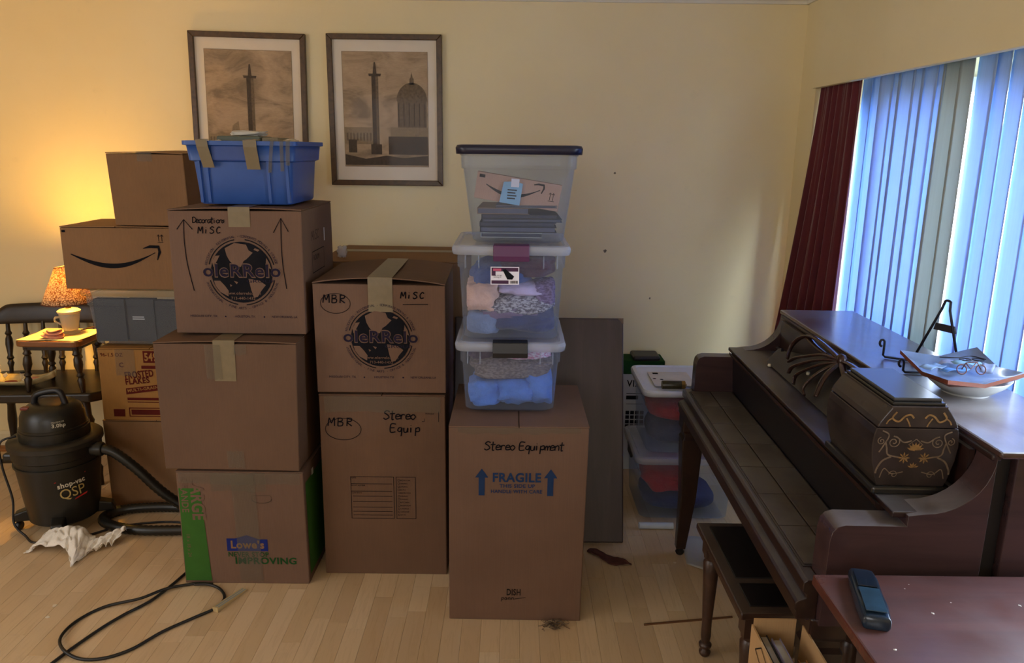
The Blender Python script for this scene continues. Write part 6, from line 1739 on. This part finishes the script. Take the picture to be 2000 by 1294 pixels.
mb = MB(); random.seed(14)
for k in range(26):
    p = Vector((0.155 + random.uniform(-.03, .03), 2.330 + random.uniform(-.022, .010), random.uniform(0.003, 0.016)))
    pts = [tuple(p)]
    for j in range(5):
        p = p + Vector((random.uniform(-.016, .016), random.uniform(-.014, .012), random.uniform(-.008, .008))); p.z = max(0.002, min(0.02, p.z)); p.y = min(p.y, 2.342); pts.append(tuple(p))
    mb.tube(bez(pts, 3), 0.0011, 4, cap=False)
o = ob('dust_tangle', mb, plain('grey_brown_lint', srgb(98, 80, 62), 0.9)); o['kind'] = 'stuff'
tag(o, 'tangle of grey-brown lint and twine at the corner of the FRAGILE box', 'lint')
wt = thing('paper_tube', 'white paper tube lying on the floor in front of the clear totes', 'tube', (0.63, 3.028, 0.015))
mb = MB(); mb.lathe([(0.0145, -0.073), (0.0145, 0.075), (0.0125, 0.075), (0.0125, -0.073), (0.0145, -0.073)], (0.63, 3.032, 0.0148), 20, 'x', cap=False)
ob('tube_wall', mb, plain('white_tube_paper', srgb(196, 204, 212), 0.6), wt, smooth='auto')
mb = MB(); mb.lathe([(0.0, -0.071), (0.0123, -0.071), (0.0123, -0.066), (0.0, -0.066)], (0.63, 3.032, 0.0148), 16, 'x')
ob('end_plug', mb, M_BLACKP, wt)
mb = MB()
def sheetp(u, v):
    x = 0.700 + 0.16 * u + 0.02 * v; y = 2.74 + 0.20 * v - 0.035 * sin(pi * u) * (1 - v) * 1.5
    return (x, y, 0.0025 + 0.030 * max(0, v - 0.55) ** 1.5 + 0.004 * sin(5 * u))
mb.grid(sheetp, 12, 12)
tag(ob('paper_sheet', mb, plain('off_white_sheet', srgb(186, 184, 178), 0.7, var=0.05), smooth=True, solid=0.001, normals=False), 'white sheet of paper on the floor behind the bench, by the piano leg', 'paper')
for k, (x, y, r, lab_) in enumerate(((0.655, 2.752, 0.006, 'white paper scrap on the floor by the far piano leg'), (-1.606, 2.412, 0.010, 'larger pale scrap on the floor left of the cord loop'), (-1.590, 2.344, 0.008, 'smaller pale scrap on the floor left of the cord loop'))):
    mb = MB(); random.seed(k); n = 7
    mb.prism([(x + r * random.uniform(.5, 1.2) * cos(2 * pi * i / n), y + r * random.uniform(.5, 1.2) * sin(2 * pi * i / n)) for i in range(n)], 'z', 0.0003, 0.002)
    tag(ob('paper_scrap', mb, plain('pale_scrap', srgb(220, 206, 184), 0.8)), lab_, 'scrap', 'scraps on the floor')
lump('plastic_wad', 'small wad of clear white plastic beside the arrow box, over the back box', 'plastic', (-0.722, 3.235, 1.158), (0.020, 0.02, 0.024), clear('wrinkled_plastic', (0.85, 0.86, 0.92), 0.55, 0.1, 0.2), 91, group=None, nu=22, nv=14, fold=0.35, fr=5)

# ------------------------------------------------------------------ two framed prints on the back wall
M_FRAME = wood('dark_bronze_frame', srgb(62, 42, 20), srgb(92, 66, 36), (8, 8, 8), 0.35, scale=4)
M_MAT = plain('cream_mat_board', srgb(230, 218, 198), 0.85, var=0.03)
def print_mat(name, seed):
    m, nt, N, L, B = _nt(name)
    tc = N.new('ShaderNodeTexCoord'); mp = N.new('ShaderNodeMapping')
    mp.inputs['Location'].default_value = (seed, seed * 0.7, 0); mp.inputs['Scale'].default_value = (5, 5, 9)
    L.new(tc.outputs['Object'], mp.inputs['Vector'])
    f = noise_tex(N, L, mp.outputs['Vector'], 1.0, 8, 0.62, 0.8)
    c = ramp(N, L, f, [(0.36, srgb(134, 114, 88)), (0.50, srgb(178, 152, 120)), (0.66, srgb(194, 168, 134))])
    mp2 = N.new('ShaderNodeMapping'); mp2.inputs['Scale'].default_value = (60, 60, 500)
    L.new(tc.outputs['Object'], mp2.inputs['Vector'])
    f2 = noise_tex(N, L, mp2.outputs['Vector'], 1.0, 2)
    c = mixc(N, L, 0.25, c, ramp(N, L, f2, [(0.4, (0.55, 0.5, 0.45)), (0.6, (1, 1, 1))]), 'MULTIPLY')
    L.new(c, B.inputs['Base Color']); B.inputs['Roughness'].default_value = 0.7
    return m
M_SEP1 = plain('sepia_ink_dark', srgb(74, 60, 46), 0.8, var=0.35, scale=90)
M_SEP2 = plain('sepia_ink_mid', srgb(110, 92, 70), 0.8, var=0.3, scale=90)
M_SEP3 = plain('sepia_ink_light', srgb(142, 122, 94), 0.8, var=0.2, scale=90)
M_PGL = clear('picture_glass', (0.98, 0.98, 0.98), 0.012, 0.02, 0.06)
def picture(label, cx, cz, w, h, roll, kind):
    t = thing('framed_print', label, 'picture', (cx, WALL_Y - 0.001, cz), group='framed prints on the back wall', rot=(0, roll, 0))
    f = 0.026; th = 0.024
    a, b = w / 2, h / 2
    for q in ([(-a, -b), (a, -b), (a - f, -b + f), (-a + f, -b + f)], [(a, -b), (a, b), (a - f, b - f), (a - f, -b + f)], [(a, b), (-a, b), (-a + f, b - f), (a - f, b - f)], [(-a, b), (-a, -b), (-a + f, -b + f), (-a + f, b - f)]):
        ob('frame_rail', MB().prism(q, 'y', -th, -0.001), M_FRAME, t, local=True, bevel=0.003)
    ob('mat_board', MB().box(-a + f - 0.002, a - f + 0.002, -0.010, -0.006, -b + f - 0.002, b - f + 0.002), M_MAT, t, local=True)
    pw, ph = w - 2 * f - 0.085, h - 2 * f - 0.115
    pr = ob('print', MB().box(-pw / 2, pw / 2, -0.0115, -0.0101, -ph / 2 + 0.006, ph / 2 + 0.006), print_mat('sepia_print_%d' % kind, kind * 3.1), t, local=True)
    F = lambda e: (lambda u, v: (u, -0.0118 - e, v + 0.006))
    hw, hh = pw / 2, ph / 2
    R = random.Random(kind)
    far, midd, dark = D2(), D2(), D2()
    far.frame(-hw, hw, -hh, hh, 0.002)
    if kind == 1:
        far.rect(-hw + 0.003, -hw + 0.085, -hh * 0.86, -hh * 0.46); far.rect(-0.03, hw - 0.003, -hh * 0.80, -hh * 0.60); far.poly([(-hw + 0.10, -hh * .8), (-hw + 0.16, -hh * .8), (-hw + .15, -hh * .22), (-hw + .12, -hh * .30)])
        for k in range(5):
            for j in range(3): midd.rect(-hw + 0.010 + k * 0.015, -hw + 0.017 + k * 0.015, -hh * 0.82 + j * 0.034, -hh * 0.82 + j * 0.034 + 0.016)
        for k in range(12): midd.rect(0.0 + k * 0.014, 0.007 + k * 0.014, -hh * 0.78, -hh * 0.70)
        cx_ = 0.006; base, top, r = -hh * 0.82, hh * 0.52, 0.017
    else:
        far.rect(-hw + 0.003, -0.06, -hh * 0.60, -hh * 0.30); far.rect(0.02, hw - 0.003, -hh * 0.62, -hh * 0.30)
        for k in range(8): midd.rect(-hw + 0.012 + k * 0.016, -hw + 0.020 + k * 0.016, -hh * 0.54, -hh * 0.40)
        # a generic domed hall on the right
        dx = hw * 0.62; dr = hw * 0.36
        midd.rect(dx - dr * 0.95, dx + dr * 0.95, -hh * 0.30, hh * 0.16); far.rect(dx - dr * 0.3, dx + dr * 0.3, -hh * 0.28, hh * 0.10)
        midd.poly([(dx + dr * cos(radians(a_)), hh * 0.16 + dr * 1.15 * sin(radians(a_))) for a_ in range(0, 181, 12)])
        midd.rect(dx - 0.010, dx + 0.010, hh * 0.44, hh * 0.55); midd.poly([(dx - 0.006, hh * 0.55), (dx + 0.006, hh * 0.55), (dx, hh * 0.66)])
        for k in range(6): dark.rect(dx - dr * 0.9 + k * dr * 0.34, dx - dr * 0.9 + k * dr * 0.34 + 0.004, -hh * 0.28, hh * 0.12)
        dark.rect(0.01, hw - 0.004, -hh * 0.78, -hh * 0.46); dark.rect(-hw + 0.02, -hw + 0.06, -hh * 0.75, -hh * 0.52)
        for k in range(8): midd.rect(hw * 0.45 + k * 0.008, hw * 0.45 + 0.055, -hh * 0.76 + k * 0.014, -hh * 0.76 + k * 0.014 + 0.006)
        cx_ = -hw * 0.24; base, top, r = -hh * 0.60, hh * 0.58, 0.016
        dark.rect(cx_ - 0.026, cx_ + 0.026, -hh * 0.78, base)
    dark.rect(cx_ - r, cx_ + r * 0.2, base, top); midd.rect(cx_ + r * 0.2, cx_ + r, base, top)
    dark.poly([(cx_ - r * 1.7, top), (cx_ + r * 1.7, top), (cx_ + r * 1.9, top + 0.012), (cx_ - r * 1.9, top + 0.012)])
    dark.poly([(cx_ - 0.009, top + 0.012), (cx_ + 0.009, top + 0.012), (cx_ + 0.006, top + 0.042), (cx_ + 0.003, top + 0.064), (cx_ - 0.003, top + 0.064), (cx_ - 0.006, top + 0.042)])
    ground = [(-hw + 0.003, -hh * 0.97), (hw - 0.003, -hh * 0.97), (hw - 0.003, -hh * 0.80), (hw * .4, -hh * .84), (0, -hh * 0.80), (-hw * .5, -hh * .86), (-hw + 0.003, -hh * 0.78)]
    dark.poly(ground)
    far.lay('printed_tone', M_SEP3, pr, F(0.0)); midd.lay('printed_tone', M_SEP2, pr, F(0.0006)); dark.lay('printed_tone', M_SEP1, pr, F(0.0012))
    ob('glass', MB().box(-a + f, a - f, -0.0175, -0.0160, -b + f, b - f), M_PGL, t, local=True)
picture('framed sepia print of a tall column, hanging crooked behind the blue tote', -1.272, 1.756, 0.552, 0.702, radians(1.1), 1)
picture('framed sepia print of a column and dome, hanging right of the other print', -0.619, 1.756, 0.545, 0.700, 0.0, 2)
